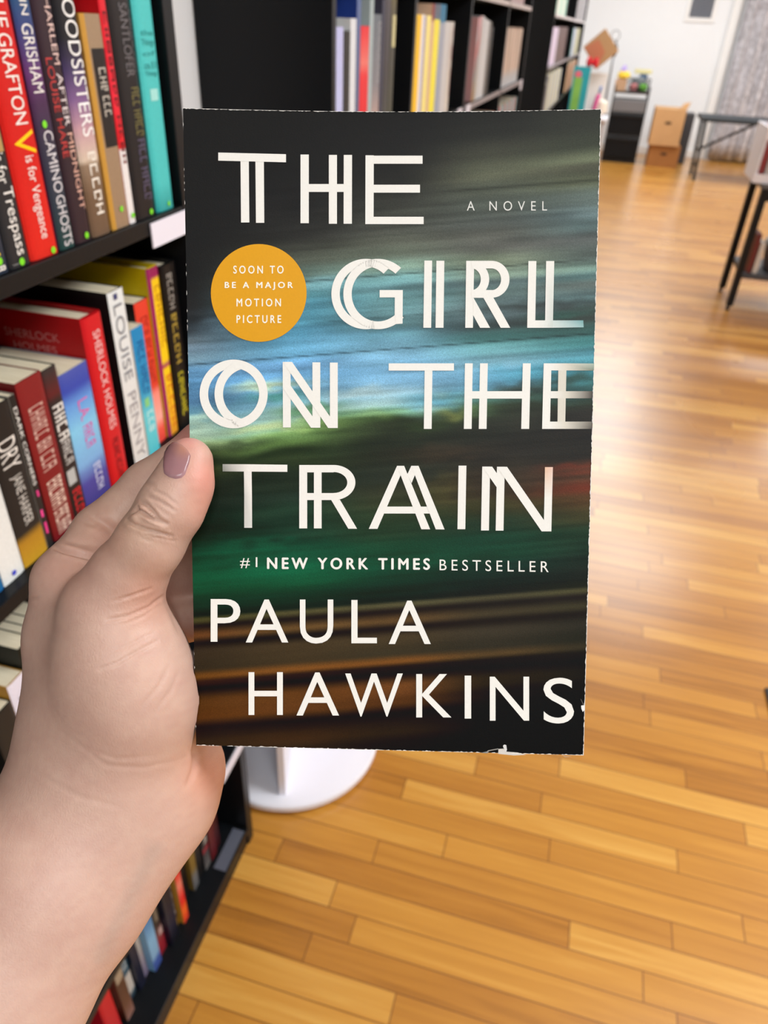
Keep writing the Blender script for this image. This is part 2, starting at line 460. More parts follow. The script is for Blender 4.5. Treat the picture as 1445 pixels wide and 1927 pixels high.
book('novel', 'blue and purple novel with silver lettering and a green dot mid-spine', GA, XA, y0, y1, zA, HA, 0.16,
     [(0, (24, 62, 60)), (0.16, (40, 52, 66)), (0.38, (52, 48, 68)), (0.5, (70, 40, 76)), (0.6, (96, 50, 108)), (0.74, (52, 66, 120)), (0.86, (30, 84, 120)), (1, (24, 60, 84))], hard=True,
     texts=[tx('JOHN', (37, -55), (58, 30), 0.2, 0.72, WHT, zA, HA, 0.01), tx('GRISHAM', (57, 46), (84, 175), 0.18, 0.78, WHT, zA, HA, 0.01),
            tx('CAMINO', (90, 247), (115, 362), 0.25, 0.8, (222, 220, 226), zA, HA, 0.01), tx('GHOSTS', (117, 367), (134, 469), 0.25, 0.8, (222, 220, 226), zA, HA, 0.01)],
     stickers=[(zf(90, 234, zA, HA), 0.4, 0.003, M_GREEN)])
y0, y1 = A((148, 477), (178, 464))
book('novel', 'dark plum novel with pale and red lettering on its spine', GA, XA, y0, y1, zA, HA, 0.16, [(0, (46, 30, 38)), (1, (48, 30, 42))], hard=True,
     texts=[tx('HARLEM', (94, -4), (122, 122), 0.54, 0.86, (226, 196, 190), zA, HA, 0.012), tx('AFTER', (118, 138), (140, 236), 0.54, 0.86, (226, 214, 216), zA, HA, 0.012),
            tx('MIDNIGHT', (138, 250), (164, 392), 0.54, 0.86, (222, 176, 160), zA, HA, 0.012), tx('LOUISE HARE', (93, 110), (130, 297), 0.13, 0.46, (190, 60, 58), zA, HA, 0.01)],
     stickers=[(zf(166, 442, zA, HA), 0.62, 0.003, M_GREEN)])
y0, y1 = A((180, 464), (214, 449))
book('novel', 'novel with bold white lettering over a purple sunset spine', GA, XA, y0, y1, zA, HA, 0.155,
     [(0, (104, 82, 64)), (0.16, (110, 86, 66)), (0.27, (138, 116, 96)), (0.29, (206, 188, 170)), (0.4, (190, 150, 160)), (0.5, (124, 92, 140)), (0.6, (66, 54, 92)), (0.7, (22, 22, 30)), (1, (14, 14, 18))], (16, 16, 20), hard=True,
     texts=[tx('BLOOD', (132, -50), (162, 106), 0.3, 0.88, (244, 244, 244), zA, HA, 0.035), tx('SISTERS', (152, 112), (184, 254), 0.3, 0.88, (244, 244, 244), zA, HA, 0.035),
            tx('~5', (186, 283), (204, 398), 0.35, 0.72, (236, 230, 220), zA, HA, 0.01)])
HT = float(at_x(176, 27, XA)[2] - zA)
y0, y1 = A((215, 449), (247, 433))
book('novel', 'short tan novel with a black label block, below the upper red book', GA, XA, y0, y1, zA, HT, 0.15, [(0, (150, 124, 98)), (1, (154, 130, 104))], (190, 140, 60),
     marks=[(0, 1, 0.0, 0.2, (190, 142, 58)), (zf(218, 276, zA, HT), zf(190, 92, zA, HT), 0.3, 1.0, (30, 26, 26))],
     texts=[tx('~3 3', (196, 128), (206, 220), 0.5, 0.85, (190, 184, 174), zA, HT, 0.01)], stickers=[(zf(236, 391, zA, HT), 0.6, 0.0028, M_GREEN)])
y0, y1 = A((247, 433), (258, 425))
book('novel', 'slim red novel with a white foot, taller than the tan one', GA, XA, y0, y1, zA, HA + 0.004, 0.165, [(0, (226, 222, 222)), (0.29, (226, 222, 222)), (0.3, (214, 22, 34)), (0.5, (226, 36, 58)), (1, (206, 22, 34))], (206, 20, 30), hard=True,
     texts=[tx('~7 4', (200, 30), (236, 310), 0.25, 0.7, (110, 10, 22), zA, HA)], stickers=[(zf(247, 407, zA, HA), 0.5, 0.0028, M_GREEN)],
     cover_text=[])
y0, y1 = A((259, 425), (297, 409))
book('novel', 'black novel with faint grey and yellow lettering beside the turquoise one', GA, XA, y0, y1, zA, HA, 0.16, [(0, (20, 18, 22)), (1, (26, 20, 22))], (34, 16, 16), hard=True,
     texts=[tx('SANTLOFER', (226, 6), (246, 146), 0.42, 0.75, (110, 106, 110), zA, HA, 0.01), tx('~8', (246, 20), (258, 136), 0.8, 0.93, (80, 76, 80), zA, HA),
            tx('~3 4', (255, 165), (270, 255), 0.5, 0.85, (110, 104, 60), zA, HA), tx('~3 4', (268, 262), (284, 374), 0.5, 0.85, (84, 78, 104), zA, HA)],
     stickers=[(zf(286, 398, zA, HA), 0.7, 0.003, M_GREEN)])
y0, y1 = A((300, 407), (331, 397))
tl = (36, 140, 140)
def th(word, a, b): return (word, zf(*a, zA, HA), zf(*b, zA, HA), 0.15, 0.8, tl, 0.0, 'across')
book('novel', 'turquoise novel with small dark teal words stacked down its spine', GA, XA, y0, y1, zA, HA, 0.16, [(0, (40, 150, 150)), (0.12, (72, 190, 190)), (1, (76, 192, 192))], (40, 120, 120), hard=True,
     texts=[th('the', (282, 57), (283, 68)), th('Things', (284, 74), (285, 90)), th('of', (287, 97), (288, 106)), th('all', (288, 117), (289, 130)), th('Things', (289, 134), (290, 146))],
     marks=[(zf(295, 190, zA, HA), zf(293, 168, zA, HA), 0.3, 0.7, (160, 220, 216))], stickers=[(zf(323, 381, zA, HA), 0.6, 0.0026, M_GREEN)])
shelf_label(zA - 0.03, ya(283, 440, XF), 0.838, 'white shelf label at the end of the upper shelf edge')

# middle shelf ------------------------------------------------------------
zB = SHELF_B
XBb = -0.475
def B(p, q, x=XBb): return float(at_x(*p, x)[1]), float(at_x(*q, x)[1])
def hB(p, x=XBb): return float(at_x(*p, x)[2]) - zB
def txB(word, a, b, l0, l1, col, h, bold=0.0, x=XBb): return tx(word, a, b, l0, l1, col, zB, h, bold, x)
h = 0.165; y0, y1 = B((12, 1112), (54, 1094))
book('novel', 'white paperback with a blue dot low on its spine', GB, XBb, y0, y1, zB, h, 0.105, [(0, (228, 230, 228)), (0.8, (214, 218, 218)), (1, (200, 205, 205))], (70, 130, 130),
     marks=[(0.55, 0.6, 0.2, 0.5, (150, 156, 160)), (0.75, 0.82, 0.4, 0.8, (160, 166, 170))], stickers=[(zf(27, 1077, zB, h, XBb), 0.5, 0.0028, M_BLUE)])
yprev = y1
h2 = hB((0, 712)); h3 = hB((20, 722)); h4 = hB((70, 712)); h5 = hB((100, 697)); h6 = hB((165, 698))
yB = [yprev + 0.003] + [B(p, p)[0] for p in ((11.5, 726), (27, 722), (82, 709), (107, 697), (168, 699))]
y2a = yprev + 0.001; 
y3a = B((11.5, 730), (0, 0))[0]
book('novel', 'black paperback with a gold foot and large white lettering', GB, XBb, y2a, y3a - 0.0005, zB, 0.17, 0.105, [(0, (196, 150, 40)), (0.16, (170, 124, 36)), (0.22, (34, 32, 32)), (1, (26, 25, 26))],
     texts=[('DRY', 0.80, 0.62, 0.2, 0.85, (226, 222, 216), 0.02), ('JANE HARPER', 0.58, 0.25, 0.3, 0.75, (206, 202, 196), 0.01)])
y4a = B((30, 728), (0, 0))[0]
book('novel', 'black paperback with bold white lettering and pink blots', GB, XBb, y3a, y4a - 0.004, zB, 0.171, 0.105, [(0, (40, 36, 36)), (1, (28, 27, 28))], (150, 145, 135),
     texts=[('DARK', 0.93, 0.74, 0.2, 0.8, (236, 234, 230), 0.03), ('CORNERS', 0.72, 0.44, 0.2, 0.8, (236, 234, 230), 0.03)],
     marks=[(0.36, 0.4, 0.4, 0.75, (226, 60, 140)), (0.22, 0.27, 0.2, 0.6, (236, 70, 150)), (0.1, 0.18, 0.3, 0.7, (230, 60, 140))])
y5a = B((82, 716), (0, 0))[0]
book('novel', 'dark red paperback with pale stacked lettering', GB, XBb, y4a, y5a - 0.0005, zB, 0.178, 0.107, [(0, (112, 18, 24)), (0.5, (122, 24, 28)), (1, (126, 28, 32))], (112, 20, 24),
     texts=[('~6 2 3', 0.84, 0.45, 0.2, 0.78, (196, 160, 150), 0.01), ('~6', 0.38, 0.2, 0.2, 0.8, (216, 190, 176), 0.015), ('~6', 0.18, 0.03, 0.2, 0.8, (216, 190, 176), 0.015)])
y6a = B((111, 712), (0, 0))[0]
book('novel', 'black paperback with brushy white title and red lower lettering', GB, XBb, y5a, y6a - 0.0005, zB, 0.176, 0.107, [(0, (34, 26, 28)), (0.8, (40, 30, 32)), (0.85, (90, 24, 30)), (1, (44, 42, 44))], (30, 28, 30),
     texts=[('~4', 0.78, 0.56, 0.15, 0.9, (226, 224, 220), 0.03), ('~4', 0.55, 0.4, 0.2, 0.8, (190, 188, 186), 0.02), ('~5', 0.22, 0.02, 0.2, 0.8, (206, 36, 46), 0.02)],
     marks=[(0.26, 0.36, 0.1, 0.7, (176, 178, 178))])
y7a = B((169, 699), (0, 0))[0]
book('novel', 'sky blue paperback with small pink initials beside the red tall book', GB, XBb, y6a, y7a - 0.001, zB, 0.162, 0.107,
     [(0, (60, 56, 130)), (0.2, (70, 66, 150)), (0.35, (120, 170, 220)), (0.6, (128, 196, 232)), (0.78, (96, 150, 220)), (0.88, (50, 70, 170)), (1, (70, 84, 170))], (150, 154, 170),
     texts=[('L.A.', 0.78, 0.64, 0.4, 0.75, (220, 90, 160), 0.01), ('~4', 0.6, 0.44, 0.4, 0.75, (196, 100, 170), 0.01), ('~5', 0.3, 0.1, 0.5, 0.75, (200, 205, 230))])
x7 = -0.473
y8a = B((192, 585), (0, 0), x7)[0]
h7 = hB((185, 588), x7)
book('novel', 'tall bright red hardcover with white lettering on spine and board', GB, x7, y7a + 0.001, y8a, zB, h7, 0.17, [(0, (196, 18, 28)), (1, (200, 22, 34))], (170, 12, 20), hard=True,
     texts=[('SHERLOCK HOLMES', 0.92, 0.36, 0.35, 0.7, (236, 200, 200), 0.0), ('~5 5', 0.3, 0.05, 0.35, 0.65, (110, 10, 20), 0.0)],
     cover_text=[('SHERLOCK', -0.098, -0.032, 0.905, 0.86, (206, 120, 120)), ('HOLMES', -0.09, -0.038, 0.835, 0.795, (206, 120, 120))])
x8 = -0.475
y9a = B((232, 538), (0, 0), x8)[0]
h8 = hB((215, 548), x8)
y8s = B((202, 553), (0, 0), x8)[0]
book('novel', 'thick white-spined paperback with black boards and grey capital lettering', GB, x8, y8s, y9a - 0.001, zB, h8, 0.14, [(0, (216, 214, 212)), (1, (220, 226, 228))], (22, 20, 22),
     texts=[('LOUISE', 0.93, 0.52, 0.2, 0.75, (120, 122, 130), 0.0), ('PENNY', 0.45, 0.05, 0.2, 0.75, (150, 146, 150), 0.0)], marks=[(0.955, 0.985, 0.3, 0.55, (60, 66, 110))])
x9 = -0.474
y10 = B((270, 612), (0, 0), x9)[0]; h9 = hB((258, 616), x9)
book('novel', 'slim aqua blue paperback in front of the red-orange one', GB, x9, y9a, y10 - 0.001, zB, h9, 0.11, [(0, (80, 190, 206)), (0.35, (100, 200, 212)), (0.55, (40, 140, 190)), (1, (20, 130, 190))], (210, 205, 190),
     texts=[('~3 4', 0.9, 0.5, 0.25, 0.75, (10, 90, 150), 0.01), ('~3', 0.36, 0.2, 0.25, 0.75, (190, 230, 230), 0.01)], marks=[(0.4, 0.47, 0.2, 0.6, (130, 200, 130))])
x10 = -0.482
y11 = B((275, 566), (0, 0), x10)[0] + 0.004; h10 = hB((267, 566), x10)
book('novel', 'red-orange paperback behind the aqua one with a pale foot', GB, x10, y10, y11, zB, h10, 0.115, [(0, (230, 70, 60)), (0.1, (236, 90, 76)), (0.18, (244, 170, 160)), (0.36, (240, 140, 126)), (0.42, (214, 60, 40)), (1, (220, 62, 44))], (24, 20, 20),
     texts=[('~3 3 4', 0.9, 0.45, 0.25, 0.75, (170, 36, 26), 0.01)])
x11 = -0.478
ye = B((299, 506), (0, 0), x11)[0]; h11 = hB((288, 503), x11)
book('novel', 'yellow hardcover with a magenta and gold spine', GB, x11, y11 + 0.0006, ye, zB, h11, 0.15, [(0, (226, 150, 40)), (0.14, (236, 180, 30)), (0.42, (240, 200, 20)), (0.44, (150, 30, 90)), (0.47, (240, 200, 20)), (0.93, (240, 196, 20)), (0.95, (150, 26, 84)), (1, (140, 24, 80))], (196, 170, 8), hard=True,
     marks=[(0, 1, 0.0, 0.2, (150, 34, 92))], texts=[('~7', 0.9, 0.55, 0.4, 0.85, (196, 140, 20), 0.01), ('~5', 0.38, 0.05, 0.4, 0.85, (214, 120, 30), 0.01)])
x12 = -0.474
book('novel', 'black novel with dull gold lettering last on the middle shelf', GB, x12, ye + 0.0008, min(ye + 0.034, 0.8185), zB, h11 - 0.003, 0.15, [(0, (12, 12, 13)), (1, (14, 13, 14))], (12, 12, 13), hard=True,
     texts=[('~5', 0.95, 0.75, 0.2, 0.55, (150, 146, 140), 0.01), ('~5', 0.72, 0.42, 0.2, 0.55, (176, 150, 60), 0.01), ('~7', 0.36, 0.08, 0.2, 0.55, (200, 190, 40), 0.01)])
# left end of the middle shelf (just outside the frame edge)
book('novel', 'teal paperback at the near end of the middle shelf', GB, XBb, B((12, 1112), (0, 0))[0] - 0.022, B((12, 1112), (0, 0))[0] - 0.001, zB, 0.17, 0.105, [(0, (30, 100, 160)), (0.3, (40, 120, 130)), (1, (60, 130, 130))])

# third shelf: mostly behind the hand ---------------------------------------
zC = SHELF_C
def pack(y, yend, z0, x0, specs, group, labels, hmin, hmax, depth=0.105):
    i = 0
    for (t, col, lab, kw) in specs:
        if y + t > yend: break
        book('novel', lab, group, x0 + kw.get('dx', 0), y, y + t - 0.0006, z0, kw.get('h', hmin + (hmax - hmin) * rnd.random()), kw.get('d', depth), col, kw.get('cover'), kw.get('hard', False), kw.get('texts', ()), kw.get('st', ()), kw.get('marks', ()))
        y += t; i += 1
    return y
wl = [('~5', 0.85, 0.4, 0.25, 0.75, (200, 196, 190), 0.01)]
yc0 = float(at_x(14, 1295, -0.475)[1])
yc1 = float(at_x(44, 1262, -0.475)[1])
book('novel', 'cream-topped lavender white paperback on the third shelf by the wrist', GC, -0.475, yc0, yc1, zC, float(at_x(28, 1280, -0.475)[2]) - zC, 0.11, [(0, (60, 50, 90)), (0.5, (120, 110, 150)), (0.62, (206, 204, 224)), (1, (222, 220, 236))], (180, 130, 40),
     marks=[(0.86, 0.9, 0.35, 0.6, (90, 90, 100))])
book('novel', 'dark green-black paperback before the lavender white one on the third shelf', GC, -0.475, yc0 - 0.03, yc0 - 0.001, zC, 0.225, 0.11, [(0, (120, 20, 36)), (0.3, (150, 22, 40)), (0.45, (34, 32, 30)), (1, (30, 30, 30))])
spC = [(0.022, (24, 26, 22), 'black-green novel with grey lettering, just past the lavender white one', {'texts': wl, 'h': 0.27, 'd': 0.15}),
       (0.024, (18, 16, 16), 'black novel standing second past the lavender white paperback', {'h': 0.255, 'd': 0.15}),
       (0.026, (44, 20, 18), 'dark brown novel on the third shelf behind the thumb', {'h': 0.24, 'texts': wl}),
       (0.03, (90, 86, 80), 'grey novel on the third shelf behind the palm', {'h': 0.23}),
       (0.028, (52, 16, 14), 'maroon novel on the third shelf behind the palm', {'h': 0.235, 'hard': True}),
       (0.03, (40, 14, 12), 'dark maroon hardcover on the third shelf beside the held spine', {'h': 0.24, 'hard': True}),
       (0.03, (50, 14, 12), 'wine-red hardcover on the third shelf beside the held spine', {'h': 0.235, 'hard': True}),
       (0.03, (44, 13, 12), 'oxblood hardcover on the third shelf behind the held paperback', {'h': 0.24, 'hard': True}),
       (0.03, (56, 50, 60), 'slate novel on the third shelf behind the held paperback', {'h': 0.22}),
       (0.03, (30, 26, 26), 'soot-black novel on the third shelf behind the held paperback', {'h': 0.23})]
pack(yc1 + 0.002, 0.815, zC, -0.475, spC, GC, None, 0.2, 0.24)
# fourth shelf is hidden by the hand except its label
zD = SHELF_D
shelf_label(zD - 0.03, 0.745, 0.838, 'white shelf label on the low shelf edge below the held paperback')

# bottom shelf ------------------------------------------------------------
zE = SHELF_E
XD = -0.505
def yz(px, py): return float(at_z(px, py, zE)[1]), float(at_z(px, py, zE)[0])
rowD = [  # (bottom pixel of the spine's far corner, thickness, x, h, colours, label, kwargs)
    (0.405, 0.030, -0.49, 0.22, [(0, (150, 20, 40)), (0.4, (180, 20, 40)), (1, (190, 16, 30))], 'cream-topped crimson hardcover at the near end of the bottom shelf', {'hard': True}),
    (0.428, 0.021, -0.527, 0.2, [(0, (150, 24, 46)), (0.5, (170, 30, 50)), (1, (150, 20, 36))], 'crimson paperback with white lettering on the bottom shelf', {'texts': [('~6', 0.75, 0.1, 0.5, 0.95, (200, 205, 190), 0.02)]}),
    (0.452, 0.022, -0.508, 0.2, [(0, (150, 110, 100)), (0.25, (110, 76, 56)), (0.6, (80, 50, 30)), (1, (90, 60, 40))], 'brown paperback beside the crimson one on the bottom shelf', {'marks': [(0.62, 0.86, 0.1, 0.9, (160, 144, 122))]}),
    (0.478, 0.026, -0.52, 0.2, [(0, (30, 50, 70)), (0.08, (70, 90, 100)), (0.12, (200, 196, 190)), (0.38, (196, 192, 186)), (0.42, (50, 84, 104)), (0.8, (50, 90, 110)), (1, (20, 30, 50))], 'steel blue paperback with a pale lower block on the bottom shelf', {'texts': [('~4', 0.7, 0.5, 0.3, 0.8, (190, 200, 205), 0.01)]}),
    (0.497, 0.018, -0.512, 0.2, (22, 26, 46), 'dark navy paperback on the bottom shelf', {}),
    (0.513, 0.018, -0.516, 0.19, [(0, (120, 110, 140)), (0.3, (150, 140, 150)), (0.5, (170, 165, 160)), (1, (196, 190, 180))], 'pale grey-mauve paperback next to the blue one, bottom shelf', {}),
    (0.537, 0.024, -0.503, 0.195, [(0, (60, 80, 150)), (0.14, (70, 96, 170)), (0.22, (130, 170, 205)), (0.5, (126, 176, 214)), (0.75, (80, 130, 180)), (1, (70, 116, 170))], 'bright sky blue paperback on the bottom shelf', {}),
    (0.562, 0.022, -0.507, 0.19, [(0, (140, 26, 40)), (0.2, (150, 40, 50)), (0.35, (120, 70, 70)), (0.55, (40, 36, 32)), (1, (60, 54, 46))], 'dark paperback with a red foot beside the sky blue one', {'marks': [(0.3, 0.42, 0.4, 0.9, (190, 160, 156)), (0.56, 0.8, 0.3, 0.7, (120, 108, 92))]}),
    (0.588, 0.026, -0.495, 0.2, [(0, (14, 14, 22)), (0.3, (24, 26, 50)), (1, (20, 20, 24))], 'midnight blue paperback left of the lettered grey spine', {}),
    (0.602, 0.014, -0.505, 0.2, [(0, (180, 140, 50)), (0.12, (160, 120, 46)), (0.16, (56, 56, 66)), (1, (40, 40, 46))], 'thin grey paperback with pale lettering beside the scarlet one', {'texts': [('~7', 0.85, 0.2, 0.25, 0.8, (200, 200, 206), 0.02)]}),
    (0.622, 0.018, -0.494, 0.205, [(0, (226, 60, 40)), (0.2, (240, 110, 40)), (0.35, (214, 30, 30)), (0.6, (226, 130, 110)), (0.8, (210, 40, 34)), (1, (214, 60, 40))], 'scarlet and orange paperback on the bottom shelf', {'cover': (190, 140, 50)}),
]
for (ye_, t, x, hh, col, lab, kw) in rowD:
    book('novel', lab, GD, x, ye_ - t + 0.0005, ye_ - 0.0005, zE, hh, 0.11, col, kw.get('cover'), kw.get('hard', False), kw.get('texts', ()), (), kw.get('marks', ()))
yy = 0.6235
for (t, col, x, hh, lab, kw) in [
    (0.022, (14, 12, 14), -0.512, 0.21, 'black paperback just past the scarlet one on the bottom shelf', {}),
    (0.022, (24, 18, 16), -0.515, 0.205, 'black-brown paperback further along the bottom shelf', {}),
    (0.02, [(0, (90, 90, 92)), (0.2, (110, 110, 112)), (0.35, (120, 96, 40)), (1, (130, 104, 46))], -0.505, 0.2, 'mustard paperback with a grey foot on the bottom shelf', {}),
    (0.024, (22, 20, 20), -0.507, 0.2, 'soot-black paperback between the mustard and lettered ones', {}),
    (0.022, [(0, (110, 106, 104)), (0.25, (60, 58, 60)), (0.3, (160, 30, 46)), (0.36, (44, 42, 44)), (1, (50, 48, 48))], -0.503, 0.205, 'charcoal paperback with white lettering and a red band', {'texts': [('~4', 0.85, 0.4, 0.3, 0.8, (190, 186, 180), 0.02)]}),
    (0.024, (88, 20, 26), -0.5, 0.21, 'dark red paperback last on the bottom shelf', {}),
    (0.02, (60, 14, 20), -0.503, 0.2, 'deep wine paperback by the bookcase end on the bottom shelf', {})]:
    book('novel', lab, GD, x, yy, yy + t - 0.001, zE, hh, 0.11, col, None, False, kw.get('texts', ()))
    yy += t
shelf_label(zE + 0.001, 0.72, 0.812, 'grey label lying on the bottom shelf at its end', dark=True)
lab_o = bpy.data.objects['shelf_label.002']; lab_o.rotation_euler = (0, math.radians(-88), 0); lab_o.location.x = XF - 0.004; lab_o.location.z = zE + 0.0004

# ------------------------------------------------------------------ revolving white shelf on the floor
rs = empty('revolving_bookshelf', (-0.475, 1.11, 0)); tag(rs, 'white round revolving bookshelf on the floor at the end of the near bookcase', 'bookshelf')
RR = 0.215
MB().lathe([(0, 0.0), (RR - 0.02, 0.0), (RR - 0.02, 0.012), (0, 0.012)], 64).build('foot_ring', M_WHITE, rs)
MB().lathe([(0, 0.0125), (RR - 0.004, 0.0125), (RR, 0.017), (RR, 0.03), (RR - 0.004, 0.0345), (0, 0.0345)], 72).build('base_disc', M_WHITE, rs, smooth=False)
for zt in (0.40, 0.77):
    MB().lathe([(0, zt), (RR - 0.004, zt), (RR, zt + 0.004), (RR, zt + 0.016), (RR - 0.004, zt + 0.02), (0, zt + 0.02)], 72).build('shelf_disc', M_WHITE, rs)
for (za, zb) in ((0.0348, 0.3998), (0.4202, 0.7698)):
    for k in range(4):
        a = math.radians(-75 + 90 * k)
        o = MB().box((0.012, -0.0075, za), (RR - 0.03, 0.0075, zb), bev=0.001).build('divider', M_WHITE, rs)
        o.rotation_euler = (0, 0, a)
    MB().box((-0.011, -0.011, za), (0.011, 0.011, zb)).build('core_post', M_WHITE, rs)

# ------------------------------------------------------------------ far bookcases along the same wall
FS = [1.585, 1.275, 0.96, 0.65, 0.34, 0.07]
far1 = bookcase('bookcase', 'long black bookcase past the white revolving shelf, bays of picture books', 1.364, 4.47, FS, 1.97, [1.364, 1.948, 2.70, 3.60, 4.448], 'black bookcases along the wall')
far2 = bookcase('bookcase', 'black bookcase nearest the white far wall, small books', 6.04, 10.84, FS, 1.97, [6.04, 8.55, 10.818], 'black bookcases along the wall')
M_STRIP = flat('pale_shelf_strip', (206, 198, 200), 0.5)
for (y0, y1, z, d, cse) in ((2.725, 3.59, 1.57, 0.006, far1), (3.625, 4.44, 1.57, 0.006, far1), (6.07, 8.54, 1.57, 0.006, far2), (8.58, 10.81, 1.57, 0.006, far2), (6.07, 8.54, 1.26, 0.006, far2), (8.58, 10.81, 1.26, 0.006, far2), (2.725, 3.59, 1.26, 0.006, far1), (3.625, 4.44, 1.26, 0.006, far1)):
    MB().box((0.0002, y0 - cse.location.y, z - 0.002), (0.003, y1 - cse.location.y, z + 0.014)).build('edge_strip', flat('grey_shelf_strip', (150, 142, 146), 0.5) if z < 1.4 else M_STRIP, cse)
for (yl, what) in ((2.58, 'second'), (2.74, 'third'), (4.33, 'fourth')):
    o = MB().box((0, 0, 0), (0.004, 0.07, 0.045)).build('shelf_label', M_LABEL, loc=(XF + 0.0035, yl, 1.232))
    tag(o, f'small white shelf label at the corner of the {what} bay, long far bookcase', 'label')

FX = -0.468
zS = FS[1]
def fb(y0, y1, top, col, lab, group, d=0.2, hard=False, marks=(), texts=(), dx=0.0, cover=None, z=zS, cover_text=()):
    return book('picture_book', lab, group, FX + dx, y0, y1, z, top - z, d, col, cover, hard, texts, (), marks, far=True, cover_text=cover_text)
G1 = 'picture books in the first bay of the long far bookcase'
e = 1.5
for (y0, y1, top, col, lab, kw) in [
    (1.389, 1.449, e - .014, [(0, (214, 224, 240)), (0.3, (190, 196, 236)), (1, (184, 188, 232))], 'thick lavender book first in the nearest far bay', {}),
    (1.451, 1.488, e - .02, (44, 42, 40), 'dark grey book between the lavender and white ones, first far bay', {}),
    (1.490, 1.525, e - .001, (216, 220, 226), 'white book third in the nearest far bay', {}),
    (1.526, 1.551, e + .06, [(0, (96, 96, 120)), (1, (90, 110, 160))], 'tall royal blue book, board showing above the lavender one', {'cover': (30, 58, 140), 'd': 0.225, 'cover_text': [('~5', -0.19, -0.07, 0.86, 0.84, (150, 150, 160))]}),
    (1.553, 1.610, e - .012, [(0, (90, 132, 124)), (0.22, (96, 136, 128)), (0.3, (220, 40, 50)), (0.62, (226, 50, 56)), (0.72, (230, 120, 110)), (0.9, (226, 70, 70)), (1, (220, 40, 50))], 'red book with a green foot, nearest far bay', {}),
    (1.611, 1.636, e + .034, (164, 180, 184), 'pale grey-teal tall book right behind the red one, first far bay', {}),
    (1.638, 1.694, e + .008, [(0, (206, 176, 164)), (0.2, (190, 160, 152)), (0.5, (130, 128, 134)), (1, (104, 112, 122))], 'grey book with a spiral pattern down its spine', {'texts': (('OOOOOOO', 0.95, 0.5, 0.55, 0.95, (176, 176, 180), 0.0),)}),
    (1.696, 1.722, e + .033, (58, 58, 76), 'dark slate blue book, nearest far bay', {}),
    (1.724, 1.765, e + .05, [(0, (74, 76, 68)), (0.5, (66, 62, 64)), (1, (80, 74, 80))], 'dark grey-brown tall book before the olive one', {}),
    (1.767, 1.808, e + .06, [(0, (74, 76, 64)), (0.7, (72, 70, 62)), (1, (110, 100, 60))], 'dark olive tall book with a cream label, nearest far bay', {'marks': ((0.62, 0.82, 0.3, 0.95, (206, 200, 150)),)})]:
    fb(y0, y1, top, col, lab, G1, kw.get('d', 0.2), False, kw.get('marks', ()), kw.get('texts', ()), 0, kw.get('cover'), cover_text=kw.get('cover_text', ()))
G2 = 'picture books in the second bay of the long far bookcase'
for (y0, y1, top, col, lab) in [
    (1.9735, 2.055, e + .013, (246, 196, 14), 'golden yellow book first in the second far bay'),
    (2.056, 2.085, e + .014, (236, 232, 226), 'thin white book beside the golden yellow one'),
    (2.086, 2.103, e + .012, (146, 140, 190), 'thin violet book in the second far bay'),
    (2.104, 2.165, e + .013, (242, 228, 140), 'pale yellow book in the second far bay'),
    (2.166, 2.200, e + .038, [(0, (214, 180, 150)), (0.85, (214, 176, 150)), (0.88, (140, 62, 62)), (1, (134, 60, 60))], 'tall tan book with a maroon head in the second far bay'),
    (2.201, 2.270, e + .006, (244, 232, 70), 'lemon yellow book in the second far bay'),
    (2.271, 2.345, e + .04, [(0, (160, 168, 186)), (0.84, (164, 170, 186)), (0.86, (46, 120, 160)), (1, (40, 116, 156))], 'tall book with a bright blue head, second far bay'),
    (2.346, 2.420, e + .003, (204, 204, 206), 'light grey book in the second far bay'),
    (2.421, 2.475, e + .003, [(0, (214, 208, 200)), (0.4, (206, 200, 192)), (0.7, (196, 186, 182)), (1, (206, 204, 200))], 'white book with maroon blots ending the second far bay')]:
    fb(y0, y1, top, col, lab, G2, marks=(((0.6, 0.75, 0.7, 1.0, (120, 60, 60)), (0.2, 0.5, 0.75, 1.0, (130, 64, 62)), (0.85, 0.95, 0.8, 1.0, (130, 70, 66))) if 'blots' in lab else ()))
ORD = ['first', 'second', 'third', 'fourth', 'fifth', 'sixth', 'seventh', 'eighth', 'ninth', 'tenth', 'eleventh', 'twelfth', 'thirteenth', 'fourteenth', 'fifteenth', 'sixteenth', 'seventeenth', 'eighteenth']
def run(y, items, z, bay, case, group):
    for i, (t, top, col, cname) in enumerate(items):
        fb(y, y + t - 0.002, z + top, col, f'{cname} book, {ORD[i]} from the near end, {bay}, {case}', group, 0.17, z=z)
        y += t
LONG, LAST = 'long far bookcase', 'last bookcase'
run(2.90, [(.04, .245, [(0, (170, 130, 90)), (0.3, (150, 150, 150)), (0.6, (200, 130, 130)), (0.75, (190, 180, 186)), (1, (220, 170, 180))], 'rosy striped'), (.04, .25, [(0, (160, 140, 110)), (.5, (140, 140, 142)), (.7, (170, 90, 90)), (1, (190, 150, 156))], 'grey and rose'),
           (.045, .25, (206, 206, 210), 'pale grey'), (.05, .245, (196, 200, 206), 'silver grey'), (.05, .24, (222, 224, 228), 'white'), (.05, .238, (180, 184, 190), 'mid grey'), (.05, .235, (90, 84, 76), 'dark taupe'), (.05, .22, (40, 38, 38), 'charcoal')],
    zS, 'third bay', LONG, 'picture books in the third bay of the long far bookcase')
cols = [((206, 186, 170), 'beige'), ((216, 196, 186), 'pink beige'), ((190, 160, 140), 'tan'), ((220, 206, 190), 'cream'), ((196, 170, 160), 'dusty rose'), ((170, 150, 130), 'camel'), ((210, 190, 176), 'sand')]
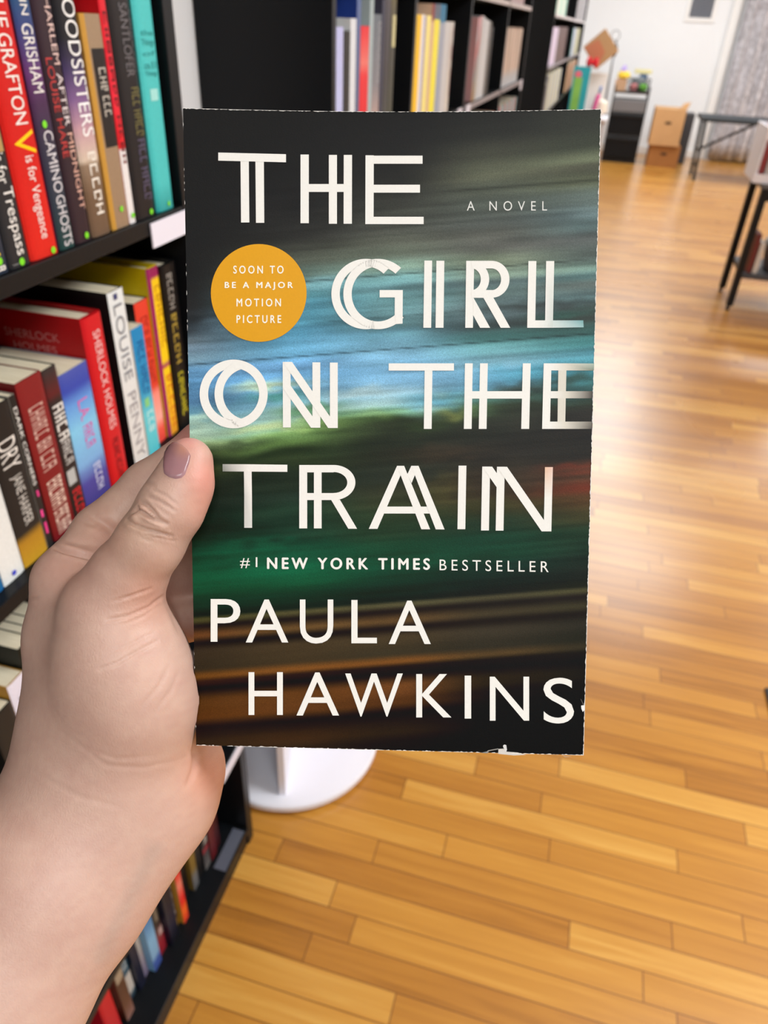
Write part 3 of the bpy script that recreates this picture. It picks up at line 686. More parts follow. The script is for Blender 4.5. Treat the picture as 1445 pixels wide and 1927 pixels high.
run(3.63, [(.045, .222 - .004 * (i % 3), [(0, (190, 196, 204)), (0.15, (186, 190, 196)), (0.3, cols[i % 7][0]), (1, cols[(i + 2) % 7][0])], cols[i % 7][1]) for i in range(14)], zS, 'fourth bay', LONG, 'paperbacks in the fourth bay of the long far bookcase')
run(2.86, [(.05, .1 + 0.02 * (i % 3), (210, 196, 200), ['pale pink', 'off-white', 'blush'][i % 3] + ' upper') for i in range(12)], FS[0], 'third bay', LONG, 'small books on the top shelf of the long far bookcase')
run(3.66, [(.05, .11 + 0.02 * (i % 2), (196, 170, 176), ['rose', 'mauve'][i % 2] + ' upper') for i in range(10)], FS[0], 'fourth bay', LONG, 'small books on the top shelf of the long far bookcase')
run(2.9, [(.06, .235, [(84, 150, 160), (120, 170, 180), (190, 90, 80), (70, 120, 140)][i % 4], ['teal', 'pale aqua', 'brick red', 'sea blue'][i % 4] + ' lower') for i in range(11)], FS[2], 'third bay', LONG, 'books on the lower shelf of the long far bookcase')
run(3.65, [(.06, .24, [(110, 160, 170), (190, 96, 90), (150, 180, 186)][i % 3], ['aqua', 'coral', 'pale blue'][i % 3] + ' lower') for i in range(12)], FS[2], 'fourth bay', LONG, 'books on the lower shelf of the long far bookcase')
run(6.08, [(.09, .235, [(206, 190, 214), (196, 180, 206), (216, 204, 222), (190, 176, 196)][i % 4], ['lilac', 'mauve', 'pale lilac', 'dusty lilac'][i % 4]) for i in range(7)] + [(.1, .24, [(86, 70, 70), (110, 90, 88), (70, 54, 54), (120, 100, 98)][i % 4], ['dark brown', 'taupe brown', 'umber', 'greyed brown'][i % 4]) for i in range(11)], zS, 'first bay', LAST, 'books in the first bay of the last bookcase')
run(8.6, [(.13, .24, c, n) for c, n in [((40, 120, 110), 'sea green'), ((50, 130, 120), 'jade'), ((190, 196, 214), 'pale steel'), ((206, 208, 224), 'ice white'), ((120, 124, 150), 'slate'), ((200, 204, 216), 'pearl'), ((150, 156, 110), 'sage'), ((190, 180, 90), 'olive yellow'), ((160, 150, 150), 'ash'), ((196, 190, 180), 'bone'), ((180, 190, 120), 'lime grey'), ((150, 140, 130), 'drab')]], zS, 'second bay', LAST, 'books in the second bay of the last bookcase')
run(6.1, [(.12, .2, [(150, 206, 186), (206, 206, 196), (230, 224, 214), (170, 210, 196)][i % 4], ['mint', 'ivory', 'off-white', 'pale mint'][i % 4] + ' upper') for i in range(9)] + [(.12, .18, (56, 52, 52), 'black upper')] * 1, FS[0], 'first bay', LAST, 'books on the top shelf of the last bookcase')
run(8.62, [(.12, .22, [(150, 146, 150), (80, 78, 80), (190, 186, 190)][i % 3], ['grey', 'charcoal', 'light grey'][i % 3] + ' upper') for i in range(16)], FS[0], 'second bay', LAST, 'books on the top shelf of the last bookcase')
run(6.3, [(.1, .2, (120, 116, 116), 'dim grey lower')] * 1 + [(.12, .25, [(150, 150, 156), (196, 190, 130), (170, 176, 190)][i % 3], ['ash grey', 'straw', 'pale blue-grey'][i % 3] + ' lower') for i in range(12)], FS[2], 'first bay', LAST, 'books on the lower shelf of the last bookcase')
run(8.62, [(.13, .25, [(170, 90, 70), (190, 160, 130), (150, 130, 90)][i % 3], ['brick', 'tan', 'khaki'][i % 3] + ' lower') for i in range(14)], FS[2], 'second bay', LAST, 'books on the lower shelf of the last bookcase')

# ------------------------------------------------------------------ things at the far end of the room
# return-air vent on the back wall
v = empty('wall_vent', (0.97, 12.72, 1.66)); tag(v, 'grey louvred vent in a white frame high on the far wall', 'vent')
fw, fh = 0.39, 0.60
fm = MB()
fm.box((-fw / 2, -0.02, 0), (fw / 2, -0.001, 0.05), bev=0.004).box((-fw / 2, -0.02, fh - 0.05), (fw / 2, -0.001, fh), bev=0.004)
fm.box((-fw / 2, -0.02, 0.05), (-fw / 2 + 0.05, -0.001, fh - 0.05), bev=0.004).box((fw / 2 - 0.05, -0.02, 0.05), (fw / 2, -0.001, fh - 0.05), bev=0.004)
fm.build('vent_frame', M_TRIM, v)
lm = MB(); M_LOUV = flat('grey_louvre', (120, 122, 130), 0.5)
for k in range(26):
    z = 0.055 + k * (fh - 0.11) / 26
    lm.add([(-fw / 2 + 0.05, -0.016, z), (fw / 2 - 0.05, -0.016, z), (fw / 2 - 0.05, -0.004, z + 0.017), (-fw / 2 + 0.05, -0.004, z + 0.017), (-fw / 2 + 0.05, -0.0145, z - 0.001), (fw / 2 - 0.05, -0.0145, z - 0.001), (fw / 2 - 0.05, -0.0025, z + 0.016), (-fw / 2 + 0.05, -0.0025, z + 0.016)],
           [(0, 1, 2, 3), (7, 6, 5, 4), (0, 4, 5, 1), (2, 6, 7, 3), (1, 5, 6, 2), (0, 3, 7, 4)])
lm.build('louvre', M_LOUV, v)

# curtain
def fabric_mat():
    m, nt, b = new_mat('grey_damask_curtain')
    N = nt.nodes.new; L = nt.links.new
    tc = N('ShaderNodeTexCoord'); vo = N('ShaderNodeTexNoise'); vo.inputs['Scale'].default_value = 11; vo.inputs['Detail'].default_value = 3; vo.inputs['Distortion'].default_value = 1.5
    L(tc.outputs['Object'], vo.inputs['Vector'])
    cr = N('ShaderNodeValToRGB'); cr.color_ramp.elements[0].position = 0.42; cr.color_ramp.elements[0].color = (*lin((176, 172, 176)), 1)
    cr.color_ramp.elements[1].position = 0.58; cr.color_ramp.elements[1].color = (*lin((210, 207, 212)), 1)
    L(vo.outputs[0], cr.inputs[0]); L(cr.outputs[0], b.inputs['Base Color']); b.inputs['Roughness'].default_value = 0.7
    return m
cu = MB(); nx, nz = 220, 12; x0c, x1c = 1.50, 3.6
vs = []
for j in range(nz + 1):
    zz = 0.03 + 2.87 * j / nz
    for i in range(nx + 1):
        u = i / nx; x = x0c + (x1c - x0c) * u
        a = u * 2 * math.pi * 13
        vs.append((x + 0.012 * math.sin(a * 2 + 1), 12.55 + 0.052 * math.sin(a + 0.5 * math.sin(3 * u * 7)) + 0.012 * math.sin(a * 2.3) * (1 - j / nz), zz))
fs = [(j * (nx + 1) + i, j * (nx + 1) + i + 1, (j + 1) * (nx + 1) + i + 1, (j + 1) * (nx + 1) + i) for j in range(nz) for i in range(nx)]
cu.add(vs, fs)
cur = cu.build('curtain', fabric_mat(), smooth=True); tag(cur, 'grey and silver patterned floor-length curtain on the far wall', 'curtain')
mod = cur.modifiers.new('thick', 'SOLIDIFY'); mod.thickness = 0.003

# cardboard boxes, stacked
def kraft_mat(name, c):
    return flat(name, c, 0.8, bump=(40, 0.1), var=0.08)
M_KR1 = kraft_mat('pale_kraft', (196, 152, 104)); M_KR2 = kraft_mat('dark_kraft', (158, 104, 52)); M_DK = flat('dark_slot', (60, 40, 26), 0.9)
def carton(name, label, lo, hi, mat, rotz=0, flap=False, slot=True):
    cx_, cy_ = (lo[0] + hi[0]) / 2, (lo[1] + hi[1]) / 2
    r = empty(name, (cx_, cy_, lo[2]), rotz); tag(r, label, 'box', 'cardboard boxes by the far wall')
    hx, hy, hz = (hi[0] - lo[0]) / 2, (hi[1] - lo[1]) / 2, hi[2] - lo[2]
    MB().box((-hx, -hy, 0), (hx, hy, hz), bev=0.004).build('carton_body', mat, r)
    if slot:
        sl = MB(); n = 16
        pts = [(0.045 * math.cos(2 * math.pi * i / n), -hy - 0.001, hz * 0.62 + 0.018 * math.sin(2 * math.pi * i / n)) for i in range(n)]
        sl.add(pts, [tuple(range(n))]); sl.build('hand_hole', M_DK, r)
    if flap:
        MB().add([(hx - 0.1, -hy, hz), (hx, -hy, hz), (hx + 0.03, -hy + 0.02, hz + 0.09), (hx - 0.05, -hy + 0.02, hz + 0.07), (hx - 0.1, -hy + 0.006, hz), (hx, -hy + 0.006, hz), (hx + 0.03, -hy + 0.026, hz + 0.09), (hx - 0.05, -hy + 0.026, hz + 0.07)],
                 [(0, 1, 2, 3), (7, 6, 5, 4), (0, 4, 5, 1), (1, 5, 6, 2), (2, 6, 7, 3), (3, 7, 4, 0)]).build('flap', mat, r)
    return r
carton('cardboard_box', 'darker cardboard box on the floor under the paler one', (0.63, 11.5, 0.0), (1.03, 11.9, 0.262), M_KR2)
carton('cardboard_box', 'pale cardboard box with a dark oval hand hole, atop the darker one', (0.60, 11.47, 0.263), (0.99, 11.87, 0.70), M_KR1, 0, True)
o = MB().box((1.0, 12.0, 0.0), (1.16, 12.3, 0.62), bev=0.006).build('storage_bin', flat('charcoal_plastic', (50, 50, 54), 0.5)); tag(o, 'narrow charcoal bin in the shade behind the stacked cardboard boxes', 'bin')

# black drawer unit with clutter on top
du = empty('drawer_unit', (0.03, 11.6, 0)); tag(du, 'black plastic drawer unit against the far wall', 'drawers')
MB().box((0, 0, 0.0), (0.46, 0.42, 0.05)).build('base', M_BLACKM, du)
for z in (0.06, 0.34):
    d_ = MB().box((0.015, -0.02, z), (0.445, 0.40, z + 0.25), bev=0.012).build('drawer', M_BLACK, du)
    MB().box((0.015, -0.035, z + 0.215), (0.445, -0.0205, z + 0.245), bev=0.006).build('drawer_lip', M_BLACKM, d_)
MB().box((0.0, -0.02, 0.62), (0.46, 0.42, 0.76), bev=0.008).build('top_tray', flat('grey_plastic', (112, 110, 112), 0.45), du)
for x in (0.0, 0.44):
    MB().box((x, -0.022, 0.05), (x + 0.018, 0.0, 0.92)).build('post', M_BLACKM, du)
    MB().box((x, 0.40, 0.05), (x + 0.018, 0.42, 0.92)).build('post', M_BLACKM, du)
sh = MB().box((0.0, -0.02, 0.83), (0.46, 0.42, 0.85)).build('top_shelf', flat('dark_brown', (70, 58, 56), 0.5), du)
zt = 0.851
bk = empty('wire_basket', (0.33, 11.76, zt)); tag(bk, 'black wire mesh basket on top of the drawer unit', 'basket')
wm = MB()
for k in range(13):
    a = -0.135 + 0.27 * k / 12
    for y in (-0.1, 0.1): wm.tube([(a, y, 0.004), (a * 1.06, y * 1.06, 0.15)], 0.0025, 5)
for k in range(9):
    a = -0.1 + 0.2 * k / 8
    for x in (-0.135, 0.135): wm.tube([(x, a, 0.004), (x * 1.06, a * 1.06, 0.15)], 0.0025, 5)
for z, s in ((0.004, 1.0), (0.05, 1.02), (0.1, 1.04), (0.15, 1.06)):
    wm.tube([(-0.135 * s, -0.1 * s, z), (0.135 * s, -0.1 * s, z), (0.135 * s, 0.1 * s, z), (-0.135 * s, 0.1 * s, z)], 0.0035, 5, closed=True)
wm.build('wire_mesh', M_BLACKM, bk)
MB().box((-0.13, -0.095, 0.001), (0.13, 0.095, 0.003)).build('basket_floor', M_BLACKM, bk)
def blob(name, label, cat, loc, s, rgb, group=None, seed=1, rough=0.6):
    bm = bmesh.new(); bmesh.ops.create_icosphere(bm, subdivisions=3, radius=1.0)
    r_ = random.Random(seed); off = [r_.random() * 6 for _ in range(6)]
    for v_ in bm.verts:
        c = v_.co; k = 1 + 0.12 * math.sin(3 * c.x + off[0]) * math.cos(4 * c.y + off[1]) + 0.08 * math.sin(7 * c.z + off[2])
        v_.co = Vector((c.x * s[0] * k, c.y * s[1] * k, max(c.z * k, -0.92) * s[2] + 0.92 * s[2]))
    m = MB(); bm.verts.index_update(); m.add([q.co for q in bm.verts], [[q.index for q in f.verts] for f in bm.faces]); bm.free()
    o = m.build(name, flat(name + '_' + str(seed), rgb, rough, var=0.2, bump=(30, 0.4, 0.01)), smooth=True, loc=loc); tag(o, label, cat, group); return o
blob('yarn_ball', 'pink ball in the wire basket on the drawer unit', 'ball', (0.265, 11.715, zt + 0.006), (0.05, 0.038, 0.05), (226, 140, 140), seed=11)
blob('yarn_ball', 'bright green ball in the wire basket on the drawer unit', 'ball', (0.39, 11.715, zt + 0.006), (0.05, 0.038, 0.05), (120, 200, 70), seed=12)
blob('crumpled_bag', 'grey plastic bag heaped in the wire basket', 'bag', (0.33, 11.805, zt + 0.006), (0.09, 0.03, 0.09), (120, 126, 130), seed=13, rough=0.3)
o = MB().box((-0.075, -0.06, 0), (0.075, 0.06, 0.13), bev=0.004).build('carton', kraft_mat('mid_kraft', (190, 150, 116)), loc=(0.1, 11.74, zt)); tag(o, 'small kraft carton on the drawer unit beside the wire basket', 'box')
blob('yellow_bag', 'yellow crumpled bag on the small kraft carton', 'bag', (0.12, 11.74, zt + 0.131), (0.08, 0.05, 0.05), (240, 200, 60), seed=14)
blob('purple_bow', 'small purple bow behind the yellow bag', 'bow', (0.1, 11.88, zt + 0.0), (0.04, 0.03, 0.16), (170, 150, 210), seed=15)
o = MB().box((-0.03, -0.07, 0), (0.07, 0.05, 0.2), bev=0.004).build('storage_box', flat('navy_box', (60, 84, 116), 0.5), loc=(0.355, 11.955, zt)); tag(o, 'navy box behind the wire basket on the drawer unit', 'box')
o = MB().box((-0.11, -0.05, 0), (0.11, 0.05, 0.05), bev=0.004).build('folder', flat('straw_paper', (216, 206, 150), 0.6), loc=(0.36, 11.945, zt + 0.201)); tag(o, 'straw yellow folder lying on the navy box', 'folder')

# wire display rack with a tilted kraft box, white bag and small gifts
M_STEEL = flat('grey_steel', (120, 120, 124), 0.35, 0.8)
dr = empty('display_rack', (-0.05, 9.60, 0.7256)); tag(dr, 'grey wire display rack with a ring on its post, standing on the plinth', 'rack')
MB().tube([(0, 0, 0.012), (0, 0, 0.70)], 0.011, 10).build('post', M_STEEL, dr, smooth=True)
MB().lathe([(0, 0), (0.06, 0), (0.06, 0.008), (0.02, 0.012), (0, 0.012)], 32).build('foot', M_BLACKM, dr)
ring = [(0.045 * math.cos(a) - 0.02, 0, 0.745 + 0.045 * math.sin(a)) for a in [2 * math.pi * i / 20 for i in range(20)]]
MB().tube(ring, 0.004, 6, closed=True).build('ring', M_STEEL, dr, smooth=True)
MB().box((-0.025, -0.025, 0.56), (0.025, 0.025, 0.66), bev=0.008).build('clamp', M_BLACKM, dr)
MB().tube([(0, -0.012, 0.58), (-0.02, -0.03, 0.57)], 0.005, 6).build('hook_arm', M_STEEL, dr)

ds = empty('display_stand', (-0.25, 9.35, 0)); tag(ds, 'pale grey display plinth at the far end of the bookcases', 'stand')
MB().box((-0.16, -0.18, 0), (0.24, 0.3, 0.70), bev=0.006).build('plinth_body', flat('pale_grey_board', (196, 194, 198), 0.5), ds)
MB().box((-0.18, -0.2, 0.7005), (0.26, 0.33, 0.725), bev=0.004).build('plinth_top', M_WHITE, ds)
zp = 0.726
wb = empty('gift_bag', (-0.21, 9.48, zp)); tag(wb, 'white paper gift bag standing on the display plinth', 'bag')
MB().add([(-0.11, -0.06, 0), (0.13, -0.06, 0), (0.13, 0.06, 0), (-0.11, 0.06, 0), (-0.12, -0.05, 0.40), (0.14, -0.05, 0.40), (0.14, 0.05, 0.40), (-0.12, 0.05, 0.40)],
         [(0, 3, 2, 1), (0, 1, 5, 4), (1, 2, 6, 5), (2, 3, 7, 6), (3, 0, 4, 7), (4, 5, 6, 7)]).build('bag_body', flat('white_paper', (236, 230, 224), 0.7), wb)
hpts = [(-0.05 + 0.05 * (1 - math.cos(a)), -0.052, 0.39 + 0.05 * math.sin(a)) for a in [math.pi * i / 10 for i in range(11)]]
MB().tube(hpts, 0.004, 6).build('bag_handle', flat('white_cord', (230, 228, 226), 0.6), wb)
# tilted kraft carton resting on the gift bag and the hook arm
kb = empty('kraft_carton', (-0.19, 9.37, 1.345)); tag(kb, 'brown kraft carton tipped on its corner above the white gift bag', 'box')
kbody = MB().box((-0.13, -0.07, -0.13), (0.13, 0.07, 0.13), bev=0.003).build('carton_body', kraft_mat('kraft_orange', (176, 136, 94)), kb)
MB().add([(-0.12, -0.0715, -0.12), (0.12, -0.0715, -0.12), (0.05, -0.0715, 0.02), (-0.09, -0.0715, 0.03)], [(0, 1, 2, 3)]).build('carton_label', kraft_mat('kraft_rust', (182, 112, 80)), kb)
kb.rotation_euler = (0, math.radians(48), 0)
rb = empty('red_bow', (-0.25, 9.25, zp + 0.50)); tag(rb, 'red ribbon bow on the tall stick among the gifts', 'bow')
bwm = MB()
for s in (-1, 1):
    for k in range(3):
        a0 = 0.5 * k - 0.5
        loop = [(s * (0.055 * math.sin(t)) * math.cos(a0), -0.015 * k + 0.01 * math.sin(2 * t), 0.05 * math.sin(t) * math.sin(a0) + 0.022 * math.sin(2 * t)) for t in [math.pi * i / 12 for i in range(13)]]
        bwm.tube(loop, 0.010, 6)
bwm.build('loops', flat('red_ribbon', (226, 30, 46), 0.4), rb, smooth=True)
MB().tube([(0, 0, -0.499), (0, 0, 0)], 0.006, 6).build('stick', flat('white_stick', (226, 220, 220), 0.5), rb)
# picture book leaning against the bag, teal with green and pink
pb = empty('gift_bag', (-0.335, 9.2, zp)); tag(pb, 'teal gift bag with a green patch and pink flower, upright on the plinth', 'bag')
MB().add([(-0.085, -0.03, 0), (0.08, -0.03, 0), (0.08, 0.03, 0), (-0.085, 0.03, 0), (-0.09, -0.022, 0.46), (0.085, -0.022, 0.46), (0.085, 0.022, 0.46), (-0.09, 0.022, 0.46)],
         [(0, 3, 2, 1), (0, 1, 5, 4), (1, 2, 6, 5), (2, 3, 7, 6), (3, 0, 4, 7), (4, 5, 6, 7)]).build('bag_body', flat('teal_board', (40, 160, 172), 0.4), pb)
MB().add([(-0.07, -0.0305, 0.05), (0.015, -0.0305, 0.05), (0.015, -0.0245, 0.36), (-0.07, -0.0245, 0.36)], [(0, 1, 2, 3)]).build('green_patch', flat('leaf_green', (130, 190, 90), 0.4, var=0.2), pb)
n = 14; MB().add([(-0.035 + 0.035 * math.cos(2 * math.pi * i / n), -0.0265, 0.39 + 0.03 * math.sin(2 * math.pi * i / n)) for i in range(n)], [tuple(range(n))]).build('pink_flower', flat('flower_pink', (226, 110, 130), 0.5), pb)
um = empty('umbrella', (-0.16, 9.23, zp)); tag(um, 'magenta rolled umbrella with a blue handle, standing on the plinth', 'umbrella')
MB().tube([(-0.01, 0, 0.0), (0.0, 0, 0.04), (0.03, 0.01, 0.20), (0.035, 0.012, 0.22)], [0.006, 0.02, 0.026, 0.012], 12).build('canopy', flat('magenta_cloth', (206, 80, 140), 0.6), um, smooth=True)
MB().tube([(0.035, 0.012, 0.22), (0.045, 0.015, 0.29)], [0.012, 0.014], 10).build('handle', flat('blue_handle', (90, 120, 180), 0.4), um, smooth=True)
blob('crumpled_bag', 'cream tissue paper heap beside the magenta umbrella', 'paper', (-0.085, 9.34, zp), (0.07, 0.06, 0.09), (226, 214, 196), seed=21)

# ------------------------------------------------------------------ folding table by the curtain
M_TBL = flat('slate_table_top', (50, 55, 59), 0.55, spec=0.25); M_LEGM = flat('dark_steel', (26, 26, 28), 0.45, spec=0.3)
tb = empty('folding_table', (1.10, 10.55, 0)); tag(tb, 'slate grey folding table with thin dark legs by the curtain', 'table')
TZ = 0.70
MB().box((0, 0, TZ - 0.045), (1.8, 0.62, TZ), bev=0.008).build('table_top', M_TBL, tb)
for x in (0.06, 1.72):
    s = 1 if x < 1 else -1
    for y in (0.06, 0.56):
        MB().tube([(x, y, TZ - 0.045), (x + 0.03 * s, y, 0.0)], 0.019, 8).build('leg', M_LEGM, tb, smooth=True)
    MB().tube([(x + 0.02 * s, 0.06, 0.16), (x + 0.02 * s, 0.56, 0.16)], 0.01, 8).build('crossbar', M_LEGM, tb, smooth=True)
    MB().tube([(x + 0.02 * s, 0.31, 0.32), (x + 0.62 * s, 0.31, TZ - 0.046)], 0.015, 8).build('brace', M_LEGM, tb, smooth=True)
    MB().tube([(x + 0.018 * s, 0.06, 0.32), (x + 0.018 * s, 0.56, 0.32)], 0.01, 8).build('crossbar', M_LEGM, tb, smooth=True)

# ------------------------------------------------------------------ black trolley with white bins on the right
tr = empty('trolley', (0.99, 5.22, 0)); tag(tr, 'black two-tier trolley carrying white bins, beside the aisle', 'trolley')
for (x, y) in ((0.0, 0.0), (0.61, 0.0), (0.0, 0.425), (0.61, 0.425)):
    MB().box((x, y, 0.03), (x + 0.042, y + 0.045, 0.75), bev=0.003).build('leg', M_BLACKM, tr)
    MB().box((x + 0.006, y + 0.006, 0.0), (x + 0.026, y + 0.026, 0.0295)).build('foot', M_BLACKM, tr)
MB().box((-0.01, -0.01, 0.7505), (0.662, 0.482, 0.775), bev=0.003).build('top_deck', flat('grey_deck', (92, 90, 92), 0.5), tr)
MB().box((0.033, 0.006, 0.68), (0.619, 0.02, 0.75)).build('apron', M_BLACKM, tr)
MB().box((0.033, 0.0, 0.215), (0.619, 0.47, 0.245), bev=0.003).build('lower_deck', flat('charcoal_deck', (62, 62, 66), 0.5), tr)
bn = empty('book_bin', (0.93, 5.25, 0.7755)); tag(bn, 'white bin of books on the top deck of the black trolley', 'bin')
MB().box((0.0, 0.0, 0.0), (0.6, 0.40, 0.012)).build('bin_floor', M_WHITE, bn)
MB().box((0.0, 0.0, 0.0125), (0.012, 0.40, 0.30), bev=0.002).build('side_panel', M_WHITE, bn)
MB().box((0.588, 0.0, 0.0125), (0.6, 0.40, 0.30), bev=0.002).build('side_panel', M_WHITE, bn)
MB().box((0.0125, 0.388, 0.0125), (0.5875, 0.40, 0.30)).build('back_panel', M_WHITE, bn)
MB().box((-0.006, -0.012, 0.0), (0.606, -0.0005, 0.05), bev=0.002).build('front_lip', M_WHITE, bn)
MB().box((-0.006, -0.012, 0.235), (0.606, -0.0005, 0.30), bev=0.002).build('top_rail', M_WHITE, bn)
for i, (c, nm) in enumerate([((140, 60, 60), 'dark red'), ((196, 188, 184), 'pale grey'), ((170, 160, 60), 'olive'), ((90, 90, 100), 'slate'), ((180, 120, 80), 'tan')]):
    o = MB().box((0, 0, 0), (0.03, 0.15, 0.215), c, bev=0.002).build('novel', M_FAR, loc=(0.948 + 0.036 * i, 5.27, 0.7885)); tag(o, f'{nm} book standing in the white bin on the trolley', 'book', 'books in the white bin')
tu = empty('storage_tub', (1.36, 5.42, 0.2455)); tag(tu, 'grey oval tub on the lower deck of the trolley', 'tub')
mt = MB(); n = 40; prof = [(0.0, 0.0), (0.86, 0.0), (0.9, 0.02), (1.0, 0.15), (1.04, 0.15), (1.04, 0.162), (0.98, 0.162), (0.88, 0.02), (0, 0.015)]
mt.lathe(prof, n)
for i_, v_ in enumerate(mt.v): mt.v[i_] = (v_[0] * 0.21, v_[1] * 0.18, v_[2])
mt.build('tub_body', flat('tub_taupe', (120, 108, 108), 0.5), tu, smooth=True)
ml = MB().lathe([(0, 0.163), (1.02, 0.163), (1.05, 0.17), (1.0, 0.19), (0.6, 0.2), (0, 0.2)], n)
for i_, v_ in enumerate(ml.v): ml.v[i_] = (v_[0] * 0.21, v_[1] * 0.18, v_[2])
ml.build('tub_lid', flat('tub_grey', (170, 178, 184), 0.4), tu, smooth=True)
for i, (c, nm) in enumerate([((110, 50, 44), 'brick red'), ((206, 196, 186), 'off-white')]):
    o = MB().box((0, 0, 0), (0.03, 0.14, 0.24 - 0.05 * i), c, bev=0.002).build('novel', M_FAR, loc=(1.05 + 0.036 * i, 5.25, 0.2455)); tag(o, f'{nm} book standing beside the grey tub, lower deck of the trolley', 'book', 'books on the lower deck')

# dark mat whose corner enters the frame
o = MB().box((0.715, 1.30, 0.0), (1.5, 1.66, 0.008), bev=0.003).build('floor_mat', flat('charcoal_mat', (58, 60, 62), 0.9, bump=(300, 0.5))); o.rotation_euler = (0, 0, 0)
tag(o, 'dark grey floor mat, only its corner showing on the boards', 'mat')

# ================================================================== the held paperback
BL = np.array([-0.0659, 0.0818, 0.2560]); TL = np.array([-0.0654, -0.1313, 0.2373]); TR = np.array([0.0695, -0.1289, 0.2337]); BR = np.array([0.0690, 0.0841, 0.2524])
A_, B_ = BR - BL, TL - BL
NRM = np.array([-0.02817544, 0.0874196, -0.99577305])          # towards the reader
def bend(u, v): return -0.0022 * 4 * u * (1 - u) * v
def S(u, v, off=0.0):
    u = np.asarray(u, float); v = np.asarray(v, float)
    k = bend(u, v) + np.asarray(off, float)
    return c2w(BL + u[..., None] * A_ + v[..., None] * B_ + k[..., None] * NRM)
def uv_of(px, py):
    """place on the cover of a printed mark, measured on the photograph"""
    d = np.array([(px - CX) / F, (py - CY) / F, 1.0]); u = v = 0.5
    for _ in range(5):
        o = BL + bend(u, v) * NRM
        m = np.stack([A_, B_, -d], 1); s = np.linalg.solve(m, -o); u, v = s[0], s[1]
    return u, v

TH = 0.0215
PIV = c2w(BL - NRM * TH / 2)
hb = empty('paperback', PIV)
tag(hb, 'paperback with a blurred landscape cover and white title, gripped upright by the hand', 'book')
def local(P): return np.asarray(P) - PIV

